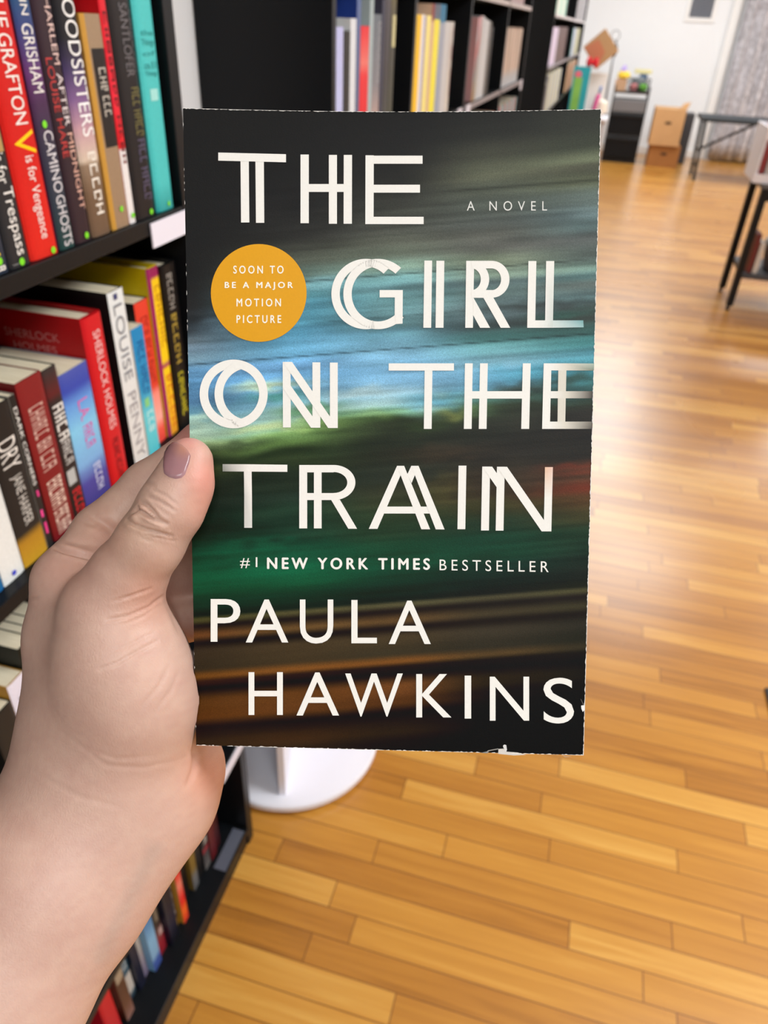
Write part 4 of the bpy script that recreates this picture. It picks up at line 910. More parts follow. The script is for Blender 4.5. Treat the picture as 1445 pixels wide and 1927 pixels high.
# artwork: streaks running slightly uphill, colours by streak height s and place x
SK = [200, 260, 300, 330, 345, 370, 400, 430, 455, 480, 505, 530, 545, 560, 590, 610, 625, 645, 670, 695, 720, 745, 770, 785, 800, 820, 840, 860, 890, 920, 945, 965, 1000, 1030, 1060, 1080, 1110, 1130, 1138, 1150, 1168, 1182, 1200, 1230, 1245, 1256, 1268, 1292, 1322, 1342, 1375, 1400, 1430, 1480]
KX = [350, 550, 740, 930, 1120]
g3 = lambda v: (v, v, v)
ART = [
 [g3(33), g3(32), g3(32), g3(33), (48, 48, 44)], [g3(33), g3(32), g3(34), (42, 43, 40), (52, 55, 48)], [g3(33), g3(32), (36, 36, 35), (66, 68, 58), (58, 63, 52)],
 [g3(33), g3(33), (39, 39, 37), (88, 92, 76), (108, 116, 92)], [g3(33), g3(34), (43, 43, 40), (96, 100, 82), (76, 78, 64)], [g3(33), g3(35), (50, 51, 47), (84, 90, 78), (84, 90, 70)],
 [g3(33), (37, 37, 36), (62, 64, 58), (90, 98, 90), (110, 126, 120)], [g3(33), (42, 42, 40), (76, 79, 72), (78, 84, 80), (98, 118, 120)], [g3(33), (56, 58, 52), (88, 92, 82), (82, 84, 78), (86, 106, 106)],
 [g3(33), (82, 88, 78), (108, 118, 104), (92, 94, 88), (88, 94, 92)], [g3(35), (98, 120, 112), (124, 152, 138), (118, 130, 110), (88, 100, 95)], [g3(38), (104, 154, 162), (122, 174, 178), (125, 146, 130), (114, 142, 132)],
 [g3(40), (86, 142, 154), (104, 146, 152), (92, 112, 112), (84, 116, 116)], [(44, 46, 48), (84, 146, 168), (100, 146, 152), (96, 120, 118), (100, 114, 110)], [(52, 57, 62), (80, 140, 162), (100, 140, 146), (92, 112, 114), (84, 110, 112)],
 [(86, 98, 106), (82, 142, 170), (94, 134, 140), (82, 100, 104), (56, 64, 62)], [(106, 128, 144), (88, 150, 180), (94, 140, 152), (52, 64, 64), (46, 50, 46)], [(116, 148, 166), (104, 164, 198), (108, 156, 176), (66, 112, 110), (52, 86, 82)],
 [(100, 150, 190), (112, 166, 210), (124, 176, 206), (108, 164, 172), (74, 140, 142)], [(90, 140, 180), (104, 160, 202), (118, 170, 204), (118, 166, 184), (86, 150, 166)], [(86, 130, 168), (116, 170, 204), (126, 178, 212), (112, 166, 196), (80, 150, 164)],
 [(96, 144, 168), (124, 176, 200), (150, 192, 210), (100, 160, 190), (66, 132, 142)], [(118, 166, 172), (150, 186, 178), (160, 198, 200), (80, 124, 112), (46, 60, 50)], [(140, 176, 166), (112, 164, 136), (120, 168, 140), (48, 58, 42), (42, 46, 38)],
 [(140, 164, 120), (120, 160, 96), (58, 78, 44), (44, 50, 38), (40, 38, 34)], [(52, 64, 40), (96, 128, 70), (44, 52, 36), (42, 44, 36), (39, 37, 33)], [(34, 44, 30), (42, 56, 34), (40, 46, 34), (41, 41, 35), (41, 37, 33)],
 [(56, 66, 40), (46, 58, 36), (40, 44, 33), (41, 39, 34), (38, 36, 32)], [(34, 41, 32), (36, 47, 36), (42, 48, 38), (48, 44, 36), (40, 37, 33)], [(30, 38, 31), (36, 50, 40), (50, 53, 38), (56, 47, 36), (76, 54, 40)],
 [(28, 39, 31), (36, 58, 44), (54, 60, 40), (62, 52, 36), (112, 52, 36)], [(28, 40, 31), (34, 56, 43), (46, 60, 40), (62, 60, 36), (84, 60, 38)], [(24, 47, 34), (33, 60, 45), (38, 58, 40), (38, 56, 41), (62, 60, 38)],
 [(22, 64, 44), (28, 76, 54), (30, 66, 46), (28, 62, 46), (36, 58, 42)], [(14, 82, 54), (10, 98, 66), (20, 74, 52), (28, 64, 47), (35, 56, 43)], [(10, 76, 50), (4, 88, 58), (18, 62, 45), (26, 50, 41), (31, 42, 35)],
 [(18, 48, 35), (20, 50, 37), (26, 44, 35), (29, 38, 33), (31, 36, 32)], [(28, 34, 28), (28, 38, 31), (30, 36, 31), (32, 34, 31), (36, 38, 30)], [(76, 74, 42), (82, 78, 50), (88, 84, 58), (78, 74, 54), (76, 74, 50)],
 [(36, 29, 26), (36, 30, 27), (38, 31, 28), (36, 32, 29), (36, 32, 30)], [(104, 66, 38), (104, 78, 46), (98, 74, 46), (70, 62, 46), (62, 59, 43)], [(34, 28, 26), (34, 29, 26), (36, 29, 27), (36, 31, 28), (36, 32, 29)],
 [(60, 50, 38), (70, 58, 41), (74, 62, 44), (62, 56, 45), (48, 46, 39)], [(54, 46, 35), (66, 55, 39), (62, 55, 41), (52, 48, 39), (42, 42, 35)], [(112, 72, 34), (128, 82, 40), (120, 77, 38), (84, 66, 42), (56, 51, 39)],
 [(54, 34, 25), (46, 32, 25), (36, 28, 24), (32, 28, 25), (34, 31, 27)], [(31, 26, 24), (31, 26, 24), (31, 26, 24), (30, 26, 24), (30, 27, 24)], [(88, 56, 30), (98, 62, 33), (112, 70, 38), (48, 40, 30), (35, 33, 29)],
 [(92, 56, 28), (96, 60, 33), (86, 54, 31), (33, 28, 25), (30, 28, 25)], [(36, 28, 24), (34, 28, 24), (31, 26, 24), (29, 26, 24), (29, 26, 24)], [(52, 40, 30), (64, 45, 31), (48, 38, 29), (29, 26, 23), (28, 25, 23)],
 [(46, 37, 29), (46, 37, 29), (33, 28, 25), (28, 25, 23), (28, 25, 23)], [(32, 28, 25), (30, 27, 24), (28, 26, 23), (28, 25, 23), (28, 25, 23)], [(28, 26, 24)] * 5]
ART = np.array(ART, float)
nu, nv = 220, 350
uu, vv = np.meshgrid(np.linspace(0, 1, nu + 1), np.linspace(0, 1, nv + 1))
flatP = BL + uu[..., None] * A_ + vv[..., None] * B_ + bend(uu, vv)[..., None] * NRM
PXc = flatP[..., 0] / flatP[..., 2] * F + CX; PYc = flatP[..., 1] / flatP[..., 2] * F + CY
s_ = PYc + 0.077 * (PXc - 740)
rg = np.random.default_rng(3)
def vnoise(x, seed):
    r = np.random.default_rng(seed).random(4096); i = np.floor(x).astype(int); f = x - i; f = f * f * (3 - 2 * f)
    return r[i % 4096] * (1 - f) + r[(i + 1) % 4096] * f
def vnoise2(x, y, seed):
    r = np.random.default_rng(seed).random((256, 256)); i = np.floor(x).astype(int); j = np.floor(y).astype(int); fx = x - i; fy = y - j
    fx = fx * fx * (3 - 2 * fx); fy = fy * fy * (3 - 2 * fy)
    a = r[i % 256, j % 256] * (1 - fx) + r[(i + 1) % 256, j % 256] * fx; b = r[i % 256, (j + 1) % 256] * (1 - fx) + r[(i + 1) % 256, (j + 1) % 256] * fx
    return a * (1 - fy) + b * fy
sw = s_ + (vnoise2(PXc / 90, s_ / 30, 5) - 0.5) * 26 * np.clip((s_ - 700) / 60, 0, 1) * np.clip((980 - s_) / 80, 0, 1) + (vnoise2(PXc / 200, s_ / 60, 9) - 0.5) * 10 * np.clip((900 - s_) / 100, 0, 1)
art = np.zeros((nv + 1, nu + 1, 3))
kx = np.clip(np.interp(PXc, KX, np.arange(5)), 0, 3.999); ix = kx.astype(int); fx_ = (kx - ix)[..., None]; fx_ = fx_ * fx_ * (3 - 2 * fx_)
ks = np.clip(np.interp(sw, SK, np.arange(len(SK))), 0, len(SK) - 1.001); iy = ks.astype(int); fy_ = (ks - iy)[..., None]; fy_ = fy_ * fy_ * (3 - 2 * fy_)
art = (ART[iy, ix] * (1 - fx_) + ART[iy, ix + 1] * fx_) * (1 - fy_) + (ART[iy + 1, ix] * (1 - fx_) + ART[iy + 1, ix + 1] * fx_) * fy_
PATCH = [  # place on the cover, half width, half height, colour, strength
    (506, 726, 70, 9, (204, 216, 160), .7), (373, 800, 46, 18, (176, 202, 178), .7), (575, 797, 70, 11, (150, 188, 106), .6), (492, 808, 66, 9, (192, 206, 150), .75), (522, 747, 60, 9, (70, 150, 122), .6), (580, 770, 60, 12, (78, 138, 76), .6),
    (672, 740, 62, 11, (190, 216, 216), .6), (812, 756, 58, 13, (88, 160, 192), .65), (856, 781, 34, 9, (156, 164, 88), .7), (900, 772, 34, 12, (92, 132, 90), .5), (700, 778, 50, 8, (150, 186, 120), .5), (752, 796, 80, 9, (42, 48, 34), .7), (980, 733, 60, 12, (42, 45, 37), .8),
    (1070, 716, 60, 11, (50, 62, 47), .6), (838, 852, 90, 14, (76, 60, 44), .5), (1080, 880, 60, 12, (116, 50, 36), .6), (838, 920, 40, 26, (82, 76, 42), .5), (640, 812, 60, 6, (46, 60, 38), .5), (560, 822, 50, 5, (120, 160, 100), .4), (450, 838, 60, 8, (34, 42, 30), .5),
    (470, 1040, 120, 22, (6, 100, 68), .5), (420, 620, 60, 20, (110, 140, 158), .4), (640, 640, 120, 14, (118, 176, 212), .4), (1000, 700, 90, 14, (66, 150, 172), .5), (800, 560, 80, 20, (88, 120, 120), .35), (1000, 575, 110, 7, (40, 46, 44), .6), (620, 530, 60, 9, (140, 190, 200), .5), (1060, 590, 60, 9, (52, 110, 96), .5)]
for (qx_, qy_, rx_, ry_, c_, k_) in PATCH:
    dx_ = PXc - qx_; dy_ = PYc - qy_ + 0.077 * dx_ + (vnoise2(PXc / 26, s_ / 9, 77) - 0.5) * ry_ * 1.3
    w_ = k_ * np.exp(-(np.abs(dx_ / rx_) ** 2.4 + np.abs(dy_ / ry_) ** 2.4))[..., None]
    art = art * (1 - w_) + np.array(c_, float) * w_
str_ = (vnoise2(PXc / 260 + 3, s_ / 7.0, 21) - 0.5) * 0.24 + (vnoise2(PXc / 120 + 9, s_ / 3.6, 22) - 0.5) * 0.12 + (vnoise2(PXc / 70, s_ / 18, 23) - 0.5) * 0.22
streak_amt = np.clip((s_ - 300) / 120, 0.1, 1) * np.where(s_ > 1120, 0.35, 1.0) * np.where(s_ > 880, 0.75, 1.0) * np.clip(np.interp(PXc, [350, 560], [0, 1]) + (s_ > 560), 0, 1)
art *= (1 + str_ * streak_amt)[..., None]
for (sc, wd, amt, xa, xb) in ((657, 1.6, 0.42, 300, 1200), (517, 1.8, 0.4, 500, 1130), (368, 3.0, 0.3, 820, 1200), (596, 1.8, 0.22, 560, 900)):
    art *= (1 - amt * np.exp(-((s_ - sc) / wd) ** 2) * np.clip((PXc - xa) / 60, 0, 1) * np.clip((xb - PXc) / 60, 0, 1))[..., None]
art = np.clip(art, 6, 250)
colL = np.clip(lin_np(art) * 1.0 - 0.0105, 0.0022, 1)
P3 = local(S(uu, vv))
fm = MB()
fm.v = [tuple(p) for p in P3.reshape(-1, 3)]; fm.c = [tuple(c) for c in colL.reshape(-1, 3)]
mrow = nu + 1
fm.f = [(j * mrow + i, j * mrow + i + 1, (j + 1) * mrow + i + 1, (j + 1) * mrow + i) for j in range(nv) for i in range(nu)]; fm.m = [0] * len(fm.f)
# printed lettering lies in the cover's own mesh
INK = (243, 240, 233)
def put(poly, org, sc, col=INK, cols=None, off=0.00022):
    """flat printed shape; poly measured in a crop with origin org and scale sc"""
    pts = [uv_of(org[0] + p[0] * sc, org[1] + p[1] * sc) for p in poly]
    P = local(S(np.array([p[0] for p in pts]), np.array([p[1] for p in pts]), off))
    fm.add(P, [tuple(range(len(poly)))], cols if cols else col, 1)
def quad(x0, y0, x1, y1, org, sc, dx=0.0, **k):
    """upright bar; dx shifts the bottom"""
    put([(x0, y0), (x1, y0), (x1 + dx, y1), (x0 + dx, y1)], org, sc, **k)
def arc(c, ro, ri, a0, a1, org, sc, n=40, **k):
    for i in range(n):
        t0 = math.radians(a0 + (a1 - a0) * i / n); t1 = math.radians(a0 + (a1 - a0) * (i + 1) / n)
        put([(c[0] + ro[0] * math.cos(t0), c[1] - ro[1] * math.sin(t0)), (c[0] + ro[0] * math.cos(t1), c[1] - ro[1] * math.sin(t1)),
             (c[0] + ri[0] * math.cos(t1), c[1] - ri[1] * math.sin(t1)), (c[0] + ri[0] * math.cos(t0), c[1] - ri[1] * math.sin(t0))], org, sc, **k)
def word(text, corners, bold=0.0, col=INK, spacing=1.0, off=0.00024):
    v, f, e = glyphs(text, bold, spacing)
    (tl, tr, br, bl) = corners; P = []
    us = []; vs_ = []
    n0 = len(v); sh_ = bold * e[1]
    if bold > 0:
        v = np.concatenate([v + [sh_, 0], v + [-sh_, 0], v + [0, sh_ * 0.7], v + [0, -sh_ * 0.7]]); f = [tuple(i + k * n0 for i in q) for k in range(4) for q in f]
    for ip, p in enumerate(v):
        a, b = p[0] / e[0], 1 - p[1] / e[1]
        x = (tl[0] * (1 - a) + tr[0] * a) * (1 - b) + (bl[0] * (1 - a) + br[0] * a) * b
        y = (tl[1] * (1 - a) + tr[1] * a) * (1 - b) + (bl[1] * (1 - a) + br[1] * a) * b
        q = uv_of(x, y); us.append(q[0]); vs_.append(q[1])
    fm.add(local(S(np.array(us), np.array(vs_), off + 4e-6 * (np.arange(len(us)) // max(n0, 1)))), f, col, 1)
def rect(x0, y0, x1, y1, sl=0.0): return ((x0, y0), (x1, y0 + sl), (x1, y1 + sl), (x0, y1))
# THE
o1, k1 = (340, 200), 500 / 1445
put([(205, 253), (573, 262), (573, 306), (205, 297)], o1, k1); put([(326, 296), (371, 296), (374, 633), (329, 633)], o1, k1); put([(407, 298), (453, 298), (455, 635), (410, 635)], o1, k1)
quad(652, 264, 697, 637, o1, k1); quad(695, 424, 808, 467, o1, k1); quad(806, 266, 850, 640, o1, k1); quad(848, 424, 888, 467, o1, k1); quad(887, 266, 932, 640, o1, k1, dx=-1)
quad(1005, 268, 1050, 642, o1, k1, dx=-1); quad(1048, 270, 1315, 314, o1, k1); quad(1048, 428, 1301, 471, o1, k1); quad(1046, 602, 1321, 642, o1, k1)
# GIRL
o2, k2 = (590, 460), 200 / 1445
arc((713, 676), (470, 478), (356, 372), 48, 285, o2, k2, 60); arc((875, 676), (470, 478), (356, 372), 48, 318, o2, k2, 64)
quad(898, 622, 1106, 722, o2, k2); put([(1105, 622), (1213, 622), (1210, 1078), (1102, 1085)], o2, k2)
o3, k3 = (680, 200), 460 / 1445
quad(372, 913, 418, 1310, o3, k3, dx=-6); quad(443, 914, 490, 1310, o3, k3, dx=-5)
o4, k4 = (860, 460), 260 / 1445
put([(95, 173), (178, 173), (165, 873), (85, 873)], o4, k4)
arc((150, 366), (185, 193), (97, 113), -90, 90, o4, k4, 24, off=0.00026)
quad(176, 173, 364, 253, o4, k4); quad(172, 478, 364, 560, o4, k4); arc((362, 366), (185, 193), (97, 113), -90, 90, o4, k4, 30)
put([(165, 556), (172, 560), (345, 873), (240, 873), (166, 738)], o4, k4); put([(272, 555), (372, 545), (555, 873), (455, 873)], o4, k4)
quad(745, 175, 828, 873, o4, k4, dx=-13)
mid = (222, 230, 226); fade = (150, 190, 190); fade2 = (112, 166, 168)
put([(930, 175), (1015, 175), (1000, 873), (918, 873)], o4, k4, cols=[INK, INK, (206, 214, 208), (232, 232, 226)])
put([(812, 795), (960, 795), (960, 873), (812, 873)], o4, k4, cols=[INK, (224, 228, 222), (224, 228, 222), INK]); put([(960, 795), (1318, 795), (1322, 868), (960, 873)], o4, k4, cols=[(214, 222, 218), fade2, fade, (224, 228, 222)], off=0.0002)
# ON
o5, k5 = (360, 670), 160 / 1445
arc((722, 645), (578, 584), (433, 437), 0, 360, o5, k5, 90); arc((975, 645), (578, 584), (433, 437), 107, 253, o5, k5, 44)
o6, k6 = (510, 670), 150 / 1445
quad(212, 107, 355, 1295, o6, k6, dx=6); quad(751, 115, 894, 1300, o6, k6, dx=1); quad(1068, 120, 1210, 1305, o6, k6)
put([(214, 107), (382, 107), (1210, 1300), (1210, 1305), (1037, 1305)], o6, k6, off=0.00026); put([(214, 332), (895, 1296), (895, 1300), (725, 1300), (214, 578)], o6, k6, off=0.00028)
# THE
o7, k7 = (700, 640), 440 / 1445
quad(103, 144, 506, 189, o7, k7); quad(325, 187, 373, 549, o7, k7, dx=-5)
quad(574, 144, 622, 549, o7, k7, dx=-7); quad(667, 144, 715, 549, o7, k7, dx=-8); quad(617, 316, 930, 362, o7, k7); quad(931, 144, 980, 549, o7, k7, dx=-10)
DK = (118, 112, 102); SB = (176, 190, 176); MD = (222, 216, 202)
quad(1060, 144, 1108, 549, o7, k7, dx=-10); put([(1150, 187), (1200, 187), (1193, 506), (1145, 506)], o7, k7, cols=[MD] * 4)
put([(1106, 144), (1200, 144), (1200, 188), (1106, 188)], o7, k7, cols=[INK, MD, MD, INK]); put([(1200, 144), (1371, 145), (1370, 189), (1200, 188)], o7, k7, cols=[MD, SB, (120, 134, 116), MD])
put([(1102, 316), (1198, 316), (1197, 360), (1102, 360)], o7, k7, cols=[INK, MD, MD, INK]); put([(1198, 316), (1363, 316), (1362, 360), (1197, 360)], o7, k7, cols=[MD, (70, 62, 54), (60, 52, 46), MD])
put([(1098, 504), (1192, 504), (1191, 549), (1097, 549)], o7, k7, cols=[INK, MD, MD, INK]); put([(1192, 504), (1358, 504), (1357, 549), (1191, 549)], o7, k7, cols=[MD, DK, (84, 76, 68), MD])
# TRAIN
o8, k8 = (340, 640), 420 / 1445
put([(272, 803), (440, 804), (440, 851), (272, 850)], o8, k8, cols=[(160, 162, 156), INK, INK, (136, 140, 132)]); put([(440, 804), (691, 807), (691, 853), (440, 851)], o8, k8)
put([(410, 850), (460, 850), (462, 1010), (412, 1010)], o8, k8, cols=[(232, 230, 224), INK, INK, (206, 206, 200)]); put([(412, 1010), (462, 1010), (463, 1215), (412, 1215)], o8, k8, cols=[(206, 206, 200), INK, (222, 222, 216), (206, 206, 200)])
o9, k9 = (560, 860), 140 / 1445
quad(33, 155, 187, 1385, o9, k9); quad(318, 155, 467, 1385, o9, k9); quad(186, 155, 319, 298, o9, k9); quad(186, 700, 319, 835, o9, k9)
quad(466, 155, 702, 298, o9, k9); quad(466, 700, 702, 835, o9, k9); arc((700, 495), (422, 340), (265, 203), -90, 90, o9, k9, 36)
put([(650, 830), (822, 828), (1155, 1392), (985, 1392)], o9, k9)
oA, kA = (690, 860), 160 / 1445
put([(515, 150), (636, 150), (570, 322), (183, 1220), (35, 1220)], oA, kA); put([(515, 150), (636, 150), (1077, 1227), (928, 1227)], oA, kA, off=0.00026)
put([(757, 150), (880, 150), (762, 445), (692, 290)], oA, kA); put([(757, 150), (880, 150), (1322, 1230), (1172, 1228)], oA, kA, off=0.00026); quad(300, 842, 1075, 960, oA, kA, off=0.0002)
oB, kB = (850, 860), 200 / 1445
quad(92, 117, 198, 981, oB, kB, dx=-15); quad(413, 130, 520, 998, oB, kB, dx=-16); quad(613, 132, 719, 1000, oB, kB, dx=-17)
put([(1265, 137), (1373, 137), (1362, 560), (1258, 560)], oB, kB, cols=[(232, 190, 160), (236, 200, 184), INK, INK]); put([(1258, 560), (1362, 560), (1352, 1010), (1248, 1010)], oB, kB)
put([(413, 130), (548, 131), (640, 262), (640, 455)], oB, kB, off=0.00026); put([(613, 132), (750, 133), (1352, 1004), (1352, 1010), (1220, 1010)], oB, kB, off=0.00028)
# PAULA HAWKINS
for ch, x0, x1, y0, y1 in (('P', 396.7, 452.5, 1127, 1207.3), ('A', 462.7, 542.6, 1127.9, 1208.7), ('U', 564.4, 627.2, 1127.9, 1210.8), ('L', 661.2, 709.2, 1128.8, 1210.2), ('A', 731.4, 810.5, 1130, 1211.6),
                           ('H', 467.9, 532.4, 1264.5, 1345), ('A', 558, 638, 1265, 1346), ('W', 649.6, 757.9, 1267, 1348), ('K', 783.1, 849.2, 1268, 1349.6), ('I', 874.2, 886.4, 1271, 1351.7), ('N', 921.4, 995.4, 1273, 1355.7), ('S', 1022.2, 1079.7, 1275, 1361)):
    word(ch, rect(x0, y0, x1, y1), 0.0)
word('A NOVEL', rect(878.3, 379, 1029, 396.9), 0, (226, 226, 220), 1.9)
word('#1', rect(452, 1048.5, 484.5, 1069), 0, INK, 1.3)
word('NEW YORK TIMES', rect(503.5, 1049.3, 808, 1070, 1.6), 0.05, INK, 1.45)
word('BESTSELLER', rect(827, 1052.5, 1032, 1073, 3.6), 0, INK, 1.5)
n = 72
put([(487 + 90 * math.cos(2 * math.pi * i / n), 551.5 + 92 * math.sin(2 * math.pi * i / n)) for i in range(n)], (0, 0), 1, col=(226, 160, 14), off=0.00016)
for t_, x0, x1, y0, y1 in (('SOON TO', 439.5, 533.5, 500.5, 515), ('BE A MAJOR', 423.5, 551, 531, 545.8), ('MOTION', 445.5, 528.5, 562.3, 576.8), ('PICTURE', 445.5, 529, 593.5, 608)):
    word(t_, rect(x0, y0, x1, y1), 0.03, (250, 246, 232), 1.5)
# worn white edges and tears
PAP = (232, 228, 222)
def wear(p0, p1, wmin, wmax, nrm, seed, gaps=0.25):
    r_ = random.Random(seed); n_ = int(math.hypot(p1[0] - p0[0], p1[1] - p0[1]) / 3.2)
    w_ = [0 if r_.random() < gaps else wmin + (wmax - wmin) * r_.random() ** 2 for _ in range(n_ + 1)]
    for i in range(n_):
        a, b = i / n_, (i + 1) / n_
        qa = (p0[0] + (p1[0] - p0[0]) * a, p0[1] + (p1[1] - p0[1]) * a); qb = (p0[0] + (p1[0] - p0[0]) * b, p0[1] + (p1[1] - p0[1]) * b)
        if w_[i] + w_[i + 1] < 0.3: continue
        put([qa, qb, (qb[0] + nrm[0] * w_[i + 1], qb[1] + nrm[1] * w_[i + 1]), (qa[0] + nrm[0] * w_[i], qa[1] + nrm[1] * w_[i])], (0, 0), 1, col=PAP)
def edge_px(u, v):
    q = BL + u * A_ + v * B_ + bend(u, v) * NRM; return (q[0] / q[2] * F + CX, q[1] / q[2] * F + CY)
for i in range(8):
    wear(edge_px(i / 8, 1), edge_px((i + 1) / 8, 1), 0.5, 1.8, (0, 1), 40 + i, 0.15)
    wear(edge_px(1, i / 8), edge_px(1, (i + 1) / 8), 0.8, 2.0, (-1, 0), 60 + i, 0.15)
    wear(edge_px(i / 8, 0), edge_px((i + 1) / 8, 0), 0.5, 2.0, (0, -1), 80 + i, 0.3)
    wear(edge_px(0, i / 8), edge_px(0, (i + 1) / 8), 0.3, 1.3, (1, 0), 100 + i, 0.9)
ot, kt = (880, 1280), 230 / 1445
put([(148, 856), (225, 840), (240, 826), (360, 803), (362, 814), (250, 836), (232, 862)], ot, kt, col=(150, 146, 140)); put([(362, 810), (420, 806), (460, 842), (590, 852), (690, 880), (540, 886), (360, 868)], ot, kt, col=(216, 210, 202))
put([(415, 772), (432, 758), (455, 764), (463, 820), (452, 845), (430, 815)], ot, kt, col=(222, 220, 218)); put([(1338, 298), (1384, 290), (1384, 345), (1358, 372), (1342, 335)], ot, kt, col=(244, 242, 238))
put([(1112, 884), (1150, 900), (1235, 898), (1150, 906)], ot, kt, col=(190, 184, 176)); put([(1330, 215), (1342, 228), (1372, 290), (1362, 288)], ot, kt, col=(110, 106, 102))
cov = fm.build('front_cover', [M_ART, M_INK], hb)
cov.data.polygons.foreach_set('use_smooth', [i < nu * nv for i in range(len(cov.data.polygons))])
# pages, spine, back cover
def slab(u0, u1, v0, v1, f0, f1, mat, name, curved=True, col=(24, 22, 22)):
    m = MB(); nn = 14; vs = []; fs = []
    for k, off in enumerate((f0, f1)):
        for j in range(2):
            v = (v0, v1)[j]
            for i in range(nn + 1):
                u = u0 + (u1 - u0) * i / nn; p = S(np.array(u), np.array(v), off - (0 if k == 0 else bend(u, v) * (0 if curved else 1))); vs.append(tuple(local(p)))
    w = nn + 1
    for i in range(nn):
        fs += [(i, i + 1, w + i + 1, w + i), (2 * w + i + 1, 2 * w + i, 3 * w + i, 3 * w + i + 1), (i + 1, i, 2 * w + i, 2 * w + i + 1), (w + i, w + i + 1, 3 * w + i + 1, 3 * w + i)]
    fs += [(0, w, 3 * w, 2 * w), (nn, 2 * w + nn, 3 * w + nn, w + nn)]
    m.add(vs, fs, col); return m.build(name, mat, hb)
slab(0.004, 0.996, 0.002, 0.998, -0.0005, -TH + 0.0006, M_PAGE, 'page_block')
slab(0.0, 1.0, 0.0, 1.0, -TH + 0.0004, -TH, M_PRINT, 'back_cover')
slab(0.0, 0.003, 0.0, 1.0, -0.0002, -TH + 0.0004, M_PRINT, 'spine')

# ================================================================== the hand
def P_(px, py, d): return np.array([(px - CX) / F * d, (py - CY) / F * d, d])
lo = np.array([-0.205, -0.045, 0.185]); hi = np.array([0.0, 0.24, 0.335]); step = 0.00125
ax = [np.arange(lo[i], hi[i], step) for i in range(3)]
GX, GY, GZ = np.meshgrid(*ax, indexing='ij'); G = np.stack([GX, GY, GZ], -1).astype(np.float32)
def cone(a, b, ra, rb):
    """round cone distance"""
    pa = G - a.astype(np.float32); ba = (b - a).astype(np.float32)
    h_ = np.clip((pa @ ba) / max(float(ba @ ba), 1e-9), 0, 1)
    return np.linalg.norm(pa - h_[..., None] * ba, axis=-1) - (ra + (rb - ra) * h_)
def smin(a, b, k):
    h_ = np.clip(0.5 + 0.5 * (b - a) / k, 0, 1); return b * (1 - h_) + a * h_ - k * h_ * (1 - h_)
def chain(pts, k=0.004):
    f = None
    for p, q in zip(pts, pts[1:]):
        d = cone(P_(*p[:3]), P_(*q[:3]), p[3], q[3]); f = d if f is None else smin(f, d, k)
    return f
def ball(p): return np.linalg.norm(G - P_(*p[:3]).astype(np.float32), axis=-1) - p[3]

palm = chain([(132, 1098, .266, .0125), (136, 1200, .270, .0148), (152, 1330, .270, .0178), (172, 1440, .266, .0195)], 0.01)          # index metacarpal / back edge
palm = smin(palm, chain([(150, 1180, .283, .012), (170, 1300, .285, .015), (200, 1420, .278, .018)], 0.01), 0.012)
palm = smin(palm, chain([(208, 1150, .248, .0150), (226, 1232, .249, .0190), (250, 1320, .253, .0203), (235, 1420, .258, .0205)], 0.012), 0.014)   # thenar
palm = smin(palm, chain([(176, 1190, .262, .0125), (190, 1300, .262, .016), (205, 1400, .262, .018)], 0.01), 0.014)
palm = smin(palm, chain([(345, 1440, .281, .0155), (310, 1490, .274, .018), (255, 1545, .262, .0188)], 0.01), 0.014)               # heel below the book
wr = chain([(146, 1462, .266, .0195), (58, 1625, .258, .0225), (-100, 1880, .245, .027)], 0.01)
wr = smin(wr, chain([(252, 1535, .262, .0192), (168, 1680, .253, .0187), (26, 1890, .240, .0192), (-60, 2040, .232, .020)], 0.01), 0.02)
wr = smin(wr, chain([(185, 1480, .262, .022), (100, 1640, .252, .0235), (-30, 1860, .240, .026)], 0.01), 0.02)
body = smin(palm, wr, 0.016)
thumb = chain([(212, 1140, .246, .0150), (240, 1085, .2425, .0122), (283, 1020, .2370, .0105), (322, 955, .2350, .0101), (345, 912, .2355, .0090), (356, 868, .2372, .0078)], 0.004)
body = smin(body, thumb, 0.006)
fing = [
    [(132, 1092, .266, .0122), (190, 1002, .281, .0102), (279, 915, .283, .0092), (384, 835, .2805, .0085), (470, 786, .2790, .0076)],
    [(128, 1150, .283, .0125), (230, 1040, .300, .0105), (345, 985, .297, .0098), (470, 935, .2830, .0086), (560, 890, .2800, .0078)],
    [(140, 1230, .288, .0125), (235, 1120, .303, .0102), (347, 1076, .298, .0098), (465, 1050, .2850, .0084), (545, 1025, .2815, .0075)],
    [(165, 1310, .289, .0120), (250, 1205, .303, .0098), (346, 1164, .298, .0092), (430, 1165, .2870, .0074), (490, 1150, .2840, .0066)]]
for i, fgr in enumerate(fing):
    fd = chain(fgr, 0.0035)
    body = smin(body, fd, 0.0055 if i == 0 else 0.004)
# flesh stays off the book: press back where the cover is
nb = NRM / np.linalg.norm(NRM)
rel = G - BL.astype(np.float32)
uu_ = rel @ (A_ / (A_ @ A_)).astype(np.float32); vv_ = rel @ (B_ / (B_ @ B_)).astype(np.float32); dn = rel @ nb.astype(np.float32)
wA, wB = np.linalg.norm(A_), np.linalg.norm(B_)
qx = np.maximum(-uu_ * wA, (uu_ - 1) * wA); qy = np.maximum(-vv_ * wB, (vv_ - 1) * wB); qz = np.maximum(dn - 0.0004, -TH - 0.0002 - 0.0022 * 4 * np.clip(uu_ * (1 - uu_), 0, 1) * np.clip(vv_, 0, 1) - dn)
bookd = np.maximum(np.maximum(qx, qy), qz) - 0.0009
body = np.maximum(body, -bookd)
del rel, uu_, vv_, dn, qx, qy, qz

